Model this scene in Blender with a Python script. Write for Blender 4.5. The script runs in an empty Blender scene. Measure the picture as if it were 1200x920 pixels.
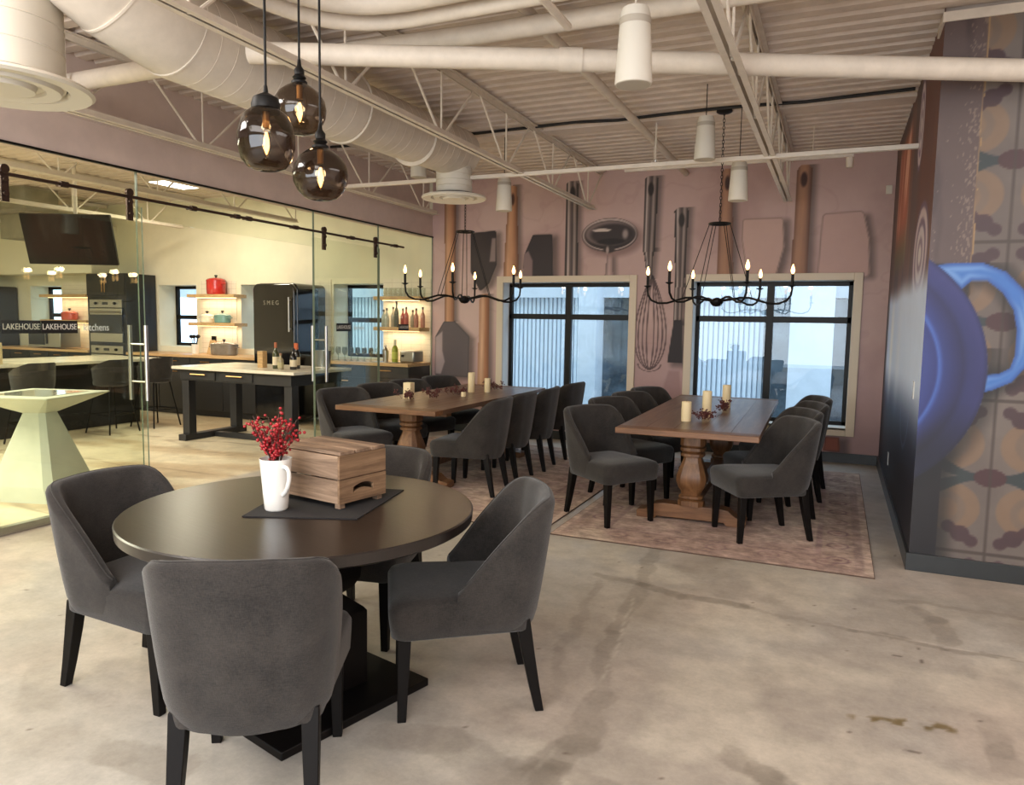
import bpy, math, random
import numpy as np
from mathutils import Vector, Matrix
R_ = math.radians
C = bpy.context.scene.collection
scene = bpy.context.scene
random.seed(5)
rng = np.random.default_rng(3)

# ------------------------------------------------------------------ camera
def make_camera():
    yaw, pitch, roll, f = R_(23.66), R_(5.4174), R_(0.941), 864.82
    fwd = Vector((-math.sin(yaw)*math.cos(pitch), math.cos(yaw)*math.cos(pitch), -math.sin(pitch)))
    right = Vector((math.cos(yaw), math.sin(yaw), 0)); up = right.cross(fwd)
    r2 = math.cos(roll)*right + math.sin(roll)*up
    u2 = -math.sin(roll)*right + math.cos(roll)*up
    cd = bpy.data.cameras.new('camera'); co = bpy.data.objects.new('camera', cd); C.objects.link(co)
    cd.sensor_width = 36; cd.lens = f/1200*36; cd.clip_start = 0.05; cd.clip_end = 200
    m = Matrix((r2, u2, -fwd)).transposed().to_4x4(); m.translation = (0, 0, 1.5)
    co.matrix_world = m
    scene.camera = co
make_camera()
# ------------------------------------------------------------------ world, lights, exposure
scene.view_settings.view_transform = 'Standard'; scene.view_settings.look = 'None'
scene.view_settings.gamma = 1; scene.view_settings.use_curve_mapping = False
scene.view_settings.exposure = 0.0
w = bpy.data.worlds.new('world'); scene.world = w; w.use_nodes = True
w.node_tree.nodes['Background'].inputs[0].default_value = (0.72, 0.85, 1.0, 1)
w.node_tree.nodes['Background'].inputs[1].default_value = 4.0
def area(name, loc, size, power, col, target=None, rot=(0, 0, 0)):
    l = bpy.data.lights.new(name, 'AREA'); l.shape = 'RECTANGLE'; l.size, l.size_y = size
    l.energy = power; l.color = col
    o = bpy.data.objects.new(name, l); C.objects.link(o); o.location = loc; o.rotation_euler = rot
    if target is not None:
        o.rotation_euler = (Vector(target)-Vector(loc)).to_track_quat('-Z', 'Y').to_euler()
    return o
WARM = (1.0, 0.945, 0.895)
area('added_fill_rear', (-1.2, -2.9, 1.7), (6.0, 2.4), 180, (1.0, 0.975, 0.955), rot=(R_(90), 0, 0))  # unseen fill panel added behind the camera to light room and deck
area('added_fill_overhead', (-1.0, -0.9, 3.2), (4.5, 2.0), 185, WARM)  # unseen fill lamp added overhead, behind the camera
area('added_fill_left', (-3.7, 1.1, 3.25), (1.4, 0.8), 75, WARM, target=(0.4, 7.2, 0.9))  # unseen lamp added out of view to brighten the right side wall
area('added_fill_right', (1.9, 3.0, 3.15), (1.6, 3.0), 62, WARM)  # unseen fill lamp added beyond the right edge of view
area('kitchen_lights_near', (-7.4, 2.2, 3.2), (3.4, 2.2), 330, (1.0, 0.95, 0.78))
area('kitchen_lights_left', (-10.5, 3.2, 3.2), (3.0, 3.0), 330, (1.0, 0.95, 0.78))

# ------------------------------------------------------------------ helpers
def srgb(c):
    out = []
    for v in c:
        v = v/255.0
        out.append(v/12.92 if v <= 0.04045 else ((v+0.055)/1.055)**2.4)
    return tuple(out)
MATS = {}
def mat(name, col, rough=0.6, metal=0.0, noise=0.0, nscale=20, bump=0.0, bscale=None, coat=0, sheen=0, emit=None, estr=0, spec=None, stretch=None, col2=None):
    if name in MATS: return MATS[name]
    m = bpy.data.materials.new(name); m.use_nodes = True; MATS[name] = m
    nt = m.node_tree; b = nt.nodes['Principled BSDF']
    c = srgb(col)+(1,)
    b.inputs['Base Color'].default_value = c; b.inputs['Roughness'].default_value = rough; b.inputs['Metallic'].default_value = metal
    if coat: b.inputs['Coat Weight'].default_value = coat; b.inputs['Coat Roughness'].default_value = 0.1
    if sheen: b.inputs['Sheen Weight'].default_value = sheen; b.inputs['Sheen Roughness'].default_value = 0.4
    if spec is not None: b.inputs['Specular IOR Level'].default_value = spec
    if emit: b.inputs['Emission Color'].default_value = srgb(emit)+(1,); b.inputs['Emission Strength'].default_value = estr
    if noise or bump:
        tc = nt.nodes.new('ShaderNodeTexCoord'); mp = nt.nodes.new('ShaderNodeMapping')
        nt.links.new(tc.outputs['Object'], mp.inputs[0])
        if stretch: mp.inputs['Scale'].default_value = stretch
        n = nt.nodes.new('ShaderNodeTexNoise'); n.inputs['Scale'].default_value = nscale; n.inputs['Detail'].default_value = 6; n.inputs['Roughness'].default_value = 0.65
        nt.links.new(mp.outputs[0], n.inputs['Vector'])
        if noise:
            r = nt.nodes.new('ShaderNodeValToRGB')
            d = col2 if col2 else tuple(max(0, x*(1-noise)) for x in col)
            l = tuple(min(255, x*(1+noise*0.6)) for x in col)
            r.color_ramp.elements[0].position = 0.3; r.color_ramp.elements[0].color = srgb(d)+(1,)
            r.color_ramp.elements[1].position = 0.7; r.color_ramp.elements[1].color = srgb(l)+(1,)
            nt.links.new(n.outputs['Fac'], r.inputs[0]); nt.links.new(r.outputs[0], b.inputs['Base Color'])
        if bump:
            n2 = n
            if bscale:
                n2 = nt.nodes.new('ShaderNodeTexNoise'); n2.inputs['Scale'].default_value = bscale; n2.inputs['Detail'].default_value = 4
                nt.links.new(mp.outputs[0], n2.inputs['Vector'])
            bp = nt.nodes.new('ShaderNodeBump'); bp.inputs['Strength'].default_value = bump; bp.inputs['Distance'].default_value = 0.01
            nt.links.new(n2.outputs['Fac'], bp.inputs['Height']); nt.links.new(bp.outputs[0], b.inputs['Normal'])
    return m
def glass_mat(name, tint, refl=1.0, rough=0.0):
    m = bpy.data.materials.new(name); m.use_nodes = True; nt = m.node_tree; nt.nodes.clear()
    o = nt.nodes.new('ShaderNodeOutputMaterial'); mix = nt.nodes.new('ShaderNodeMixShader')
    t = nt.nodes.new('ShaderNodeBsdfTransparent'); g = nt.nodes.new('ShaderNodeBsdfGlossy'); f = nt.nodes.new('ShaderNodeLayerWeight')
    t.inputs[0].default_value = srgb(tint)+(1,); g.inputs['Roughness'].default_value = rough; f.inputs[0].default_value = 0.5
    mu = nt.nodes.new('ShaderNodeMath'); mu.operation = 'MULTIPLY'; mu.inputs[1].default_value = refl
    pw = nt.nodes.new('ShaderNodeMath'); pw.operation = 'POWER'; pw.inputs[1].default_value = 5
    ma = nt.nodes.new('ShaderNodeMath'); ma.operation = 'MULTIPLY_ADD'; ma.inputs[1].default_value = 0.6; ma.inputs[2].default_value = 0.035
    nt.links.new(f.outputs['Facing'], pw.inputs[0]); nt.links.new(pw.outputs[0], ma.inputs[0])
    nt.links.new(ma.outputs[0], mu.inputs[0]); nt.links.new(mu.outputs[0], mix.inputs[0])
    nt.links.new(t.outputs[0], mix.inputs[1]); nt.links.new(g.outputs[0], mix.inputs[2]); nt.links.new(mix.outputs[0], o.inputs[0])
    return m

class MB:
    def __init__(s): s.v = []; s.f = []; s.mi = []
    def add(s, vs, fs, mi=0):
        n = len(s.v); s.v += [tuple(x) for x in vs]; s.f += [tuple(i+n for i in q) for q in fs]; s.mi += [mi]*len(fs); return s
    def box(s, x0, x1, y0, y1, z0, z1, M=None, mi=0):
        vs = [Vector((x, y, z)) for x in (x0, x1) for y in (y0, y1) for z in (z0, z1)]
        if M is not None: vs = [M @ p for p in vs]
        return s.add(vs, [(0, 1, 3, 2), (4, 6, 7, 5), (0, 4, 5, 1), (2, 3, 7, 6), (0, 2, 6, 4), (1, 5, 7, 3)], mi)
    def cbox(s, c, sz, M=None, mi=0):
        return s.box(c[0]-sz[0]/2, c[0]+sz[0]/2, c[1]-sz[1]/2, c[1]+sz[1]/2, c[2]-sz[2]/2, c[2]+sz[2]/2, M, mi)
    def taper(s, c0, h0, c1, h1, mi=0):
        """square-section bar from c0 (half size h0) to c1 (half size h1)"""
        h0 = h0 if isinstance(h0, tuple) else (h0, h0); h1 = h1 if isinstance(h1, tuple) else (h1, h1)
        vs = [Vector(c0)+Vector((a*h0[0], b*h0[1], 0)) for a, b in ((-1, -1), (1, -1), (1, 1), (-1, 1))]
        vs += [Vector(c1)+Vector((a*h1[0], b*h1[1], 0)) for a, b in ((-1, -1), (1, -1), (1, 1), (-1, 1))]
        return s.add(vs, [(3, 2, 1, 0), (4, 5, 6, 7), (0, 1, 5, 4), (1, 2, 6, 5), (2, 3, 7, 6), (3, 0, 4, 7)], mi)
    def tube(s, pts, r, n=10, caps=True, mi=0):
        pts = [Vector(p) for p in pts]; k = len(pts); rs = r if isinstance(r, (list, tuple)) else [r]*k
        t0 = (pts[1]-pts[0]).normalized(); up = Vector((0, 0, 1)) if abs(t0.z) < 0.9 else Vector((1, 0, 0))
        a = t0.cross(up).normalized(); vs = []
        for i, p in enumerate(pts):
            t = (pts[min(i+1, k-1)]-pts[max(i-1, 0)]).normalized()
            a = (a - t*a.dot(t)).normalized(); b = t.cross(a)
            for j in range(n):
                q = 2*math.pi*j/n; vs.append(p+(a*math.cos(q)+b*math.sin(q))*rs[i])
        fs = [(i*n+j, i*n+(j+1) % n, (i+1)*n+(j+1) % n, (i+1)*n+j) for i in range(k-1) for j in range(n)]
        if caps: fs += [tuple(range(n-1, -1, -1)), tuple((k-1)*n+j for j in range(n))]
        return s.add(vs, fs, mi)
    def lathe(s, prof, c=(0, 0, 0), n=24, caps=True, mi=0, M=None):
        vs = []
        for r, z in prof:
            for j in range(n):
                q = 2*math.pi*j/n; vs.append(Vector((r*math.cos(q), r*math.sin(q), z)))
        if M is not None: vs = [M @ v for v in vs]
        vs = [v+Vector(c) for v in vs]
        k = len(prof)
        fs = [(i*n+j, i*n+(j+1) % n, (i+1)*n+(j+1) % n, (i+1)*n+j) for i in range(k-1) for j in range(n)]
        if caps: fs += [tuple(range(n-1, -1, -1)), tuple((k-1)*n+j for j in range(n))]
        return s.add(vs, fs, mi)
    def sphere(s, c, r, n=10, m=6, mi=0, sc=(1, 1, 1)):
        prof = [(max(1e-4, r*math.sin(math.pi*i/m)), -r*math.cos(math.pi*i/m)*sc[2]) for i in range(m+1)]
        return s.lathe(prof, c, n, False, mi)
    def prism(s, poly, axis, a, b, mi=0):
        n = len(poly)
        def P(u, v, t):
            return {'x': (t, u, v), 'y': (u, t, v), 'z': (u, v, t)}[axis]
        vs = [P(u, v, a) for u, v in poly]+[P(u, v, b) for u, v in poly]
        fs = [tuple(range(n)), tuple(range(2*n-1, n-1, -1))]+[(i, i+n, (i+1) % n+n, (i+1) % n) for i in range(n)]
        return s.add(vs, fs, mi)
    def loft(s, rings, caps=True, closed=True, mi=0):
        n = len(rings[0]); k = len(rings); vs = [p for r in rings for p in r]
        fs = [(i*n+j, i*n+(j+1) % n, (i+1)*n+(j+1) % n, (i+1)*n+j) for i in range(k-1) for j in range(n if closed else n-1)]
        if caps: fs += [tuple(range(n-1, -1, -1)), tuple((k-1)*n+j for j in range(n))]
        return s.add(vs, fs, mi)
    def build(s, name, m, parent=None, bevel=0, smooth=True, angle=40, subsurf=0, fix=True):
        me = bpy.data.meshes.new(name); me.from_pydata(s.v, [], s.f)
        ms = m if isinstance(m, (list, tuple)) else [m]
        for q in ms: me.materials.append(q)
        if len(ms) > 1: me.polygons.foreach_set('material_index', s.mi)
        if fix:
            import bmesh
            b = bmesh.new(); b.from_mesh(me); bmesh.ops.recalc_face_normals(b, faces=b.faces); b.to_mesh(me); b.free()
        if smooth:
            me.polygons.foreach_set('use_smooth', [True]*len(me.polygons)); me.set_sharp_from_angle(angle=R_(angle))
        o = bpy.data.objects.new(name, me); C.objects.link(o)
        if parent is not None: o.parent = parent
        if bevel:
            bm = o.modifiers.new('bevel', 'BEVEL'); bm.width = bevel; bm.segments = 2; bm.limit_method = 'ANGLE'; bm.angle_limit = R_(40)
        if subsurf:
            q = o.modifiers.new('sub', 'SUBSURF'); q.levels = subsurf; q.render_levels = subsurf
        return o
def tag(o, label=None, cat=None, group=None, kind=None):
    if label: o['label'] = label
    if cat: o['category'] = cat
    if group: o['group'] = group
    if kind: o['kind'] = kind
    return o
def thing(name, label, cat, loc=(0, 0, 0), rz=0.0, group=None):
    o = bpy.data.objects.new(name, None); C.objects.link(o); o.empty_display_size = 0.1
    o.location = loc; o.rotation_euler = (0, 0, rz)
    return tag(o, label, cat, group)
def struct(o, label=None):
    o['kind'] = 'structure'
    if label: o['label'] = label
    return o
def sempty(name, label=None):
    o = bpy.data.objects.new(name, None); C.objects.link(o); return struct(o, label)
KIDS = {}
def children(o): return [c for c in C.objects if c.parent == o]
def dup(root, loc, rz=None, label=None, group=None):
    def rec(o, parent):
        c = o.copy(); C.objects.link(c); c.parent = parent
        for ch in children(o):
            rec(ch, c)
        return c
    r = rec(root, None); r.location = loc
    if rz is not None: r.rotation_euler = (0, 0, rz)
    if label: r['label'] = label
    if group: r['group'] = group
    return r
def text(name, body, size, m, loc, rot, parent=None, extrude=0.0008, align='CENTER', sx=1.0):
    cu = bpy.data.curves.new(name, 'FONT'); cu.body = body; cu.size = size; cu.extrude = extrude; cu.align_x = align; cu.align_y = 'CENTER'
    t = bpy.data.objects.new(name+'_src', cu); C.objects.link(t)
    dg = bpy.context.evaluated_depsgraph_get(); me = bpy.data.meshes.new_from_object(t.evaluated_get(dg))
    bpy.data.objects.remove(t); me.materials.clear(); me.materials.append(m)
    o = bpy.data.objects.new(name, me); C.objects.link(o); o.location = loc; o.rotation_euler = rot; o.scale = (sx, 1, 1)
    if parent is not None: o.parent = parent
    return o
def smoothstep(a, b, x):
    t = np.clip((x-a)/(b-a), 0, 1); return t*t*(3-2*t)

# ------------------------------------------------------------------ materials
def fabric_mat():
    m = bpy.data.materials.new('charcoal_chenille'); m.use_nodes = True; nt = m.node_tree; b = nt.nodes['Principled BSDF']; L = nt.links; N = nt.nodes.new
    tc = N('ShaderNodeTexCoord'); out = []
    for sc, s_ in (((1, 1, 9), 60), ((9, 9, 1), 60), ((1, 1, 1), 7)):
        mp = N('ShaderNodeMapping'); mp.inputs['Scale'].default_value = sc; n = N('ShaderNodeTexNoise'); n.inputs['Scale'].default_value = s_; n.inputs['Detail'].default_value = 5; n.inputs['Roughness'].default_value = 0.7
        L.new(tc.outputs['Object'], mp.inputs[0]); L.new(mp.outputs[0], n.inputs['Vector']); out.append(n.outputs['Fac'])
    a = N('ShaderNodeMath'); a.operation = 'ADD'; L.new(out[0], a.inputs[0]); L.new(out[1], a.inputs[1])
    a2 = N('ShaderNodeMath'); a2.operation = 'ADD'; L.new(a.outputs[0], a2.inputs[0]); L.new(out[2], a2.inputs[1])
    r = N('ShaderNodeMapRange'); r.inputs[1].default_value = 1.15; r.inputs[2].default_value = 1.85; L.new(a2.outputs[0], r.inputs[0])
    cr = N('ShaderNodeValToRGB'); cr.color_ramp.elements[0].color = srgb((27, 25, 24))+(1,); cr.color_ramp.elements[1].color = srgb((60, 55, 51))+(1,); L.new(r.outputs[0], cr.inputs[0]); L.new(cr.outputs[0], b.inputs['Base Color'])
    bp = N('ShaderNodeBump'); bp.inputs['Strength'].default_value = 0.2; bp.inputs['Distance'].default_value = 0.004; L.new(a.outputs[0], bp.inputs['Height']); L.new(bp.outputs[0], b.inputs['Normal'])
    b.inputs['Roughness'].default_value = 0.9; b.inputs['Sheen Weight'].default_value = 0.2; b.inputs['Sheen Roughness'].default_value = 0.5; b.inputs['Specular IOR Level'].default_value = 0.2
    return m
m_black = mat('black_metal', (24, 23, 22), 0.45, 0.6)
m_bronze = mat('dark_bronze', (74, 58, 52), 0.4, 0.8)
m_iron = mat('blackened_iron', (22, 20, 19), 0.5, 0.7)
m_white = mat('painted_white', (212, 200, 184), 0.55, noise=0.05, nscale=8)
m_ceil = mat('painted_ceiling', (206, 190, 176), 0.65, noise=0.06, nscale=5)
m_duct = mat('painted_duct', (208, 197, 182), 0.6, noise=0.05, nscale=6)
m_drum = mat('drum_white', (205, 198, 184), 0.6)
m_header = mat('header_paint', (200, 180, 170), 0.7, noise=0.05, nscale=3)
m_base = mat('baseboard_charcoal', (42, 45, 46), 0.35, noise=0.08, nscale=9)
m_fabric = fabric_mat()
m_leg = mat('black_wood_leg', (13, 10, 9), 0.5, noise=0.2, nscale=30, spec=0.18)
m_espresso = mat('espresso_wood', (27, 21, 19), 0.28, noise=0.22, nscale=6, stretch=(1, 12, 1), bump=0.04, spec=0.7)
m_casing = mat('window_casing', (208, 192, 168), 0.5)
m_reveal = mat('white_reveal', (214, 212, 206), 0.6)
m_kwall = mat('kitchen_wall', (224, 219, 196), 0.7, noise=0.03, nscale=2)
m_dark = mat('kitchen_dark_cabinet', (36, 36, 38), 0.45, noise=0.06, nscale=6)
m_brass = mat('brushed_brass', (190, 150, 100), 0.3, 1.0)
m_steel = mat('brushed_steel', (178, 176, 172), 0.28, 1.0, noise=0.08, nscale=30, stretch=(1, 1, 20))
m_marble = mat('cream_marble', (226, 218, 198), 0.25, noise=0.10, nscale=3, bump=0)
m_concrete_w = mat('pedestal_white', (205, 208, 190), 0.5, noise=0.05, nscale=4)
m_oak = mat('light_oak', (196, 160, 110), 0.45, noise=0.2, nscale=8, stretch=(1, 14, 6))
m_candle = mat('cream_candle', (232, 212, 168), 0.55)
m_ceramic = mat('white_ceramic', (228, 224, 216), 0.25, coat=0.3)
m_berry = mat('red_berry', (160, 22, 32), 0.3, noise=0.3, nscale=60)
m_dberry = mat('dried_berry', (92, 38, 34), 0.5, noise=0.3, nscale=60)
m_twig = mat('twig', (70, 46, 36), 0.8)
m_glass = glass_mat('partition_glass', (251, 253, 249), 1.0)
m_winglass = glass_mat('window_glass', (236, 244, 248), 1.0)
m_smoke = glass_mat('smoked_glass', (166, 153, 140), 1.6)
m_clear = glass_mat('clear_glass', (238, 242, 238), 1.4)
m_flame = mat('flame_bulb', (255, 214, 150), 0.3, emit=(255, 196, 124), estr=7)
m_filament = mat('filament', (255, 190, 110), 0.3, emit=(255, 186, 100), estr=25)
m_led = mat('led_panel', (255, 250, 235), 0.3, emit=(255, 250, 235), estr=9)

def wood_mat(name, dark, mid, light, axis=1, rough=0.4, scale=5.0, planks=None):
    m = bpy.data.materials.new(name); m.use_nodes = True; nt = m.node_tree; b = nt.nodes['Principled BSDF']
    tc = nt.nodes.new('ShaderNodeTexCoord'); mp = nt.nodes.new('ShaderNodeMapping')
    s = [9.0, 9.0, 9.0]; s[axis] = 0.7; mp.inputs['Scale'].default_value = s
    n = nt.nodes.new('ShaderNodeTexNoise'); n.inputs['Scale'].default_value = scale/2.2; n.inputs['Detail'].default_value = 8; n.inputs['Roughness'].default_value = 0.7; n.inputs['Distortion'].default_value = 0.6
    r = nt.nodes.new('ShaderNodeValToRGB'); e = r.color_ramp.elements
    e[0].position = 0.28; e[0].color = srgb(dark)+(1,); e[1].position = 0.72; e[1].color = srgb(light)+(1,)
    x = e.new(0.5); x.color = srgb(mid)+(1,)
    nt.links.new(tc.outputs['Object'], mp.inputs[0]); nt.links.new(mp.outputs[0], n.inputs['Vector']); nt.links.new(n.outputs['Fac'], r.inputs[0]); nt.links.new(r.outputs[0], b.inputs['Base Color'])
    bp = nt.nodes.new('ShaderNodeBump'); bp.inputs['Strength'].default_value = 0.15; bp.inputs['Distance'].default_value = 0.004
    nt.links.new(n.outputs['Fac'], bp.inputs['Height']); nt.links.new(bp.outputs[0], b.inputs['Normal'])
    b.inputs['Roughness'].default_value = rough
    return m
m_table = wood_mat('trestle_top_wood', (70, 50, 38), (104, 78, 60), (136, 108, 88), 1, 0.33)
m_tleg = wood_mat('trestle_leg_wood', (72, 46, 26), (112, 76, 46), (144, 104, 68), 2, 0.45)
m_tfoot = wood_mat('trestle_foot_wood', (80, 52, 32), (116, 80, 52), (140, 102, 70), 0, 0.45)
m_crate = wood_mat('crate_wood', (66, 50, 38), (124, 100, 80), (170, 142, 116), 0, 0.8, 5)
m_crate_y = wood_mat('crate_wood_side', (64, 46, 32), (122, 94, 68), (166, 134, 102), 1, 0.8, 5)
m_butcher = wood_mat('butcher_block', (168, 130, 88), (198, 160, 114), (216, 180, 134), 0, 0.4)

# ------------------------------------------------------------------ painted grids (floor stains, printed murals)
def vnoise(x, y, sc, seed=0):
    """smooth value noise on arrays"""
    x = x*sc+seed*17.3; y = y*sc+seed*9.1
    xi = np.floor(x).astype(int); yi = np.floor(y).astype(int); fx = x-xi; fy = y-yi
    fx = fx*fx*(3-2*fx); fy = fy*fy*(3-2*fy)
    def h(a, b):
        n = np.sin(a*127.1+b*311.7+seed*74.7)*43758.5453; return n-np.floor(n)
    return (h(xi, yi)*(1-fx)+h(xi+1, yi)*fx)*(1-fy)+(h(xi, yi+1)*(1-fx)+h(xi+1, yi+1)*fx)*fy
def fbm(x, y, sc, seed=0, o=4):
    t = 0; a = 0.5; s = 0
    for i in range(o):
        t = t+a*vnoise(x, y, sc*2**i, seed+i); s += a; a *= 0.5
    return t/s
def seg_d(x, y, x0, y0, x1, y1):
    dx, dy = x1-x0, y1-y0; t = np.clip(((x-x0)*dx+(y-y0)*dy)/(dx*dx+dy*dy+1e-12), 0, 1)
    return np.hypot(x-x0-t*dx, y-y0-t*dy)
def poly_sd(x, y, P):
    """signed distance (negative inside)"""
    d = np.full(x.shape, 1e9); inside = np.zeros(x.shape, bool); n = len(P)
    for i in range(n):
        x0, y0 = P[i]; x1, y1 = P[(i+1) % n]
        d = np.minimum(d, seg_d(x, y, x0, y0, x1, y1))
        c = ((y0 > y) != (y1 > y)) & (x < (x1-x0)*(y-y0)/(y1-y0+1e-12)+x0)
        inside ^= c
    return np.where(inside, -d, d)
def grid_mesh(name, us, vs, place, colfn, m, holes=(), parent=None):
    U, V = np.meshgrid(us, vs, indexing='ij'); nu, nv = U.shape
    co = place(U.ravel(), V.ravel())
    idx = np.arange(nu*nv).reshape(nu, nv)
    q = np.stack([idx[:-1, :-1], idx[1:, :-1], idx[1:, 1:], idx[:-1, 1:]], -1).reshape(-1, 4)
    uc = (U[:-1, :-1]+U[1:, 1:]).ravel()/2; vc = (V[:-1, :-1]+V[1:, 1:]).ravel()/2
    keep = np.ones(len(q), bool)
    for (a, b, c, d) in holes: keep &= ~((uc > a) & (uc < b) & (vc > c) & (vc < d))
    q = q[keep]
    me = bpy.data.meshes.new(name); me.vertices.add(len(co)); me.vertices.foreach_set('co', co.astype(np.float32).ravel())
    me.loops.add(len(q)*4); me.loops.foreach_set('vertex_index', q.astype(np.int32).ravel())
    me.polygons.add(len(q)); me.polygons.foreach_set('loop_start', np.arange(0, len(q)*4, 4, dtype=np.int32)); me.polygons.foreach_set('loop_total', np.full(len(q), 4, np.int32))
    me.update(calc_edges=True); me.validate()
    col = colfn(U, V).reshape(-1, 3)/255.0
    lin = np.where(col <= 0.04045, col/12.92, ((np.maximum(col, 0)+0.055)/1.055)**2.4)
    at = me.color_attributes.new('Col', 'FLOAT_COLOR', 'POINT')
    at.data.foreach_set('color', np.concatenate([lin, np.ones((len(lin), 1))], 1).astype(np.float32).ravel())
    me.materials.append(m)
    o = bpy.data.objects.new(name, me); C.objects.link(o)
    if parent is not None: o.parent = parent
    return o
def edges(a, b, step, snaps=()):
    s = sorted(set([a, b]+[q for q in snaps if a < q < b])); out = []
    for p, q in zip(s[:-1], s[1:]):
        n = max(1, int(round((q-p)/step))); out += list(np.linspace(p, q, n, endpoint=False))
    return np.array(out+[b])
def attr_mat(name, rough, nscale=6, namt=0.12, bump=0.0, bscale=60, rough2=None, detail=8, fine=0):
    m = bpy.data.materials.new(name); m.use_nodes = True; nt = m.node_tree; b = nt.nodes['Principled BSDF']
    a = nt.nodes.new('ShaderNodeVertexColor'); a.layer_name = 'Col'
    tc = nt.nodes.new('ShaderNodeTexCoord'); n = nt.nodes.new('ShaderNodeTexNoise'); n.inputs['Scale'].default_value = nscale; n.inputs['Detail'].default_value = detail; n.inputs['Roughness'].default_value = 0.7
    mr = nt.nodes.new('ShaderNodeMapRange'); mr.inputs[1].default_value = 0.25; mr.inputs[2].default_value = 0.75; mr.inputs[3].default_value = 1-namt; mr.inputs[4].default_value = 1+namt
    mx = nt.nodes.new('ShaderNodeVectorMath'); mx.operation = 'SCALE'
    if fine:
        nf = nt.nodes.new('ShaderNodeTexNoise'); nf.inputs['Scale'].default_value = 45; nf.inputs['Detail'].default_value = 6; nf.inputs['Roughness'].default_value = 0.8
        mf = nt.nodes.new('ShaderNodeMapRange'); mf.inputs[1].default_value = 0.3; mf.inputs[2].default_value = 0.7; mf.inputs[3].default_value = 1-fine; mf.inputs[4].default_value = 1+fine
        mm = nt.nodes.new('ShaderNodeMath'); mm.operation = 'MULTIPLY'
        nt.links.new(tc.outputs['Object'], nf.inputs['Vector']); nt.links.new(nf.outputs['Fac'], mf.inputs[0]); nt.links.new(mr.outputs[0], mm.inputs[0]); nt.links.new(mf.outputs[0], mm.inputs[1])
    nt.links.new(tc.outputs['Object'], n.inputs['Vector']); nt.links.new(n.outputs['Fac'], mr.inputs[0])
    nt.links.new(a.outputs[0], mx.inputs[0]); nt.links.new(mm.outputs[0] if fine else mr.outputs[0], mx.inputs['Scale']); nt.links.new(mx.outputs[0], b.inputs['Base Color'])
    b.inputs['Roughness'].default_value = rough
    if rough2 is not None:
        n3 = nt.nodes.new('ShaderNodeTexNoise'); n3.inputs['Scale'].default_value = 2.2; n3.inputs['Detail'].default_value = 5
        m3 = nt.nodes.new('ShaderNodeMapRange'); m3.inputs[1].default_value = 0.3; m3.inputs[2].default_value = 0.7; m3.inputs[3].default_value = rough; m3.inputs[4].default_value = rough2
        nt.links.new(tc.outputs['Object'], n3.inputs['Vector']); nt.links.new(n3.outputs['Fac'], m3.inputs[0]); nt.links.new(m3.outputs[0], b.inputs['Roughness'])
    if bump:
        n2 = nt.nodes.new('ShaderNodeTexNoise'); n2.inputs['Scale'].default_value = bscale; n2.inputs['Detail'].default_value = 3
        bp = nt.nodes.new('ShaderNodeBump'); bp.inputs['Strength'].default_value = bump; bp.inputs['Distance'].default_value = 0.005
        nt.links.new(tc.outputs['Object'], n2.inputs['Vector']); nt.links.new(n2.outputs['Fac'], bp.inputs['Height']); nt.links.new(bp.outputs[0], b.inputs['Normal'])
    return m
def lerp(a, b, t): return a+(np.array(b, float)-a)*t[..., None]

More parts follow.
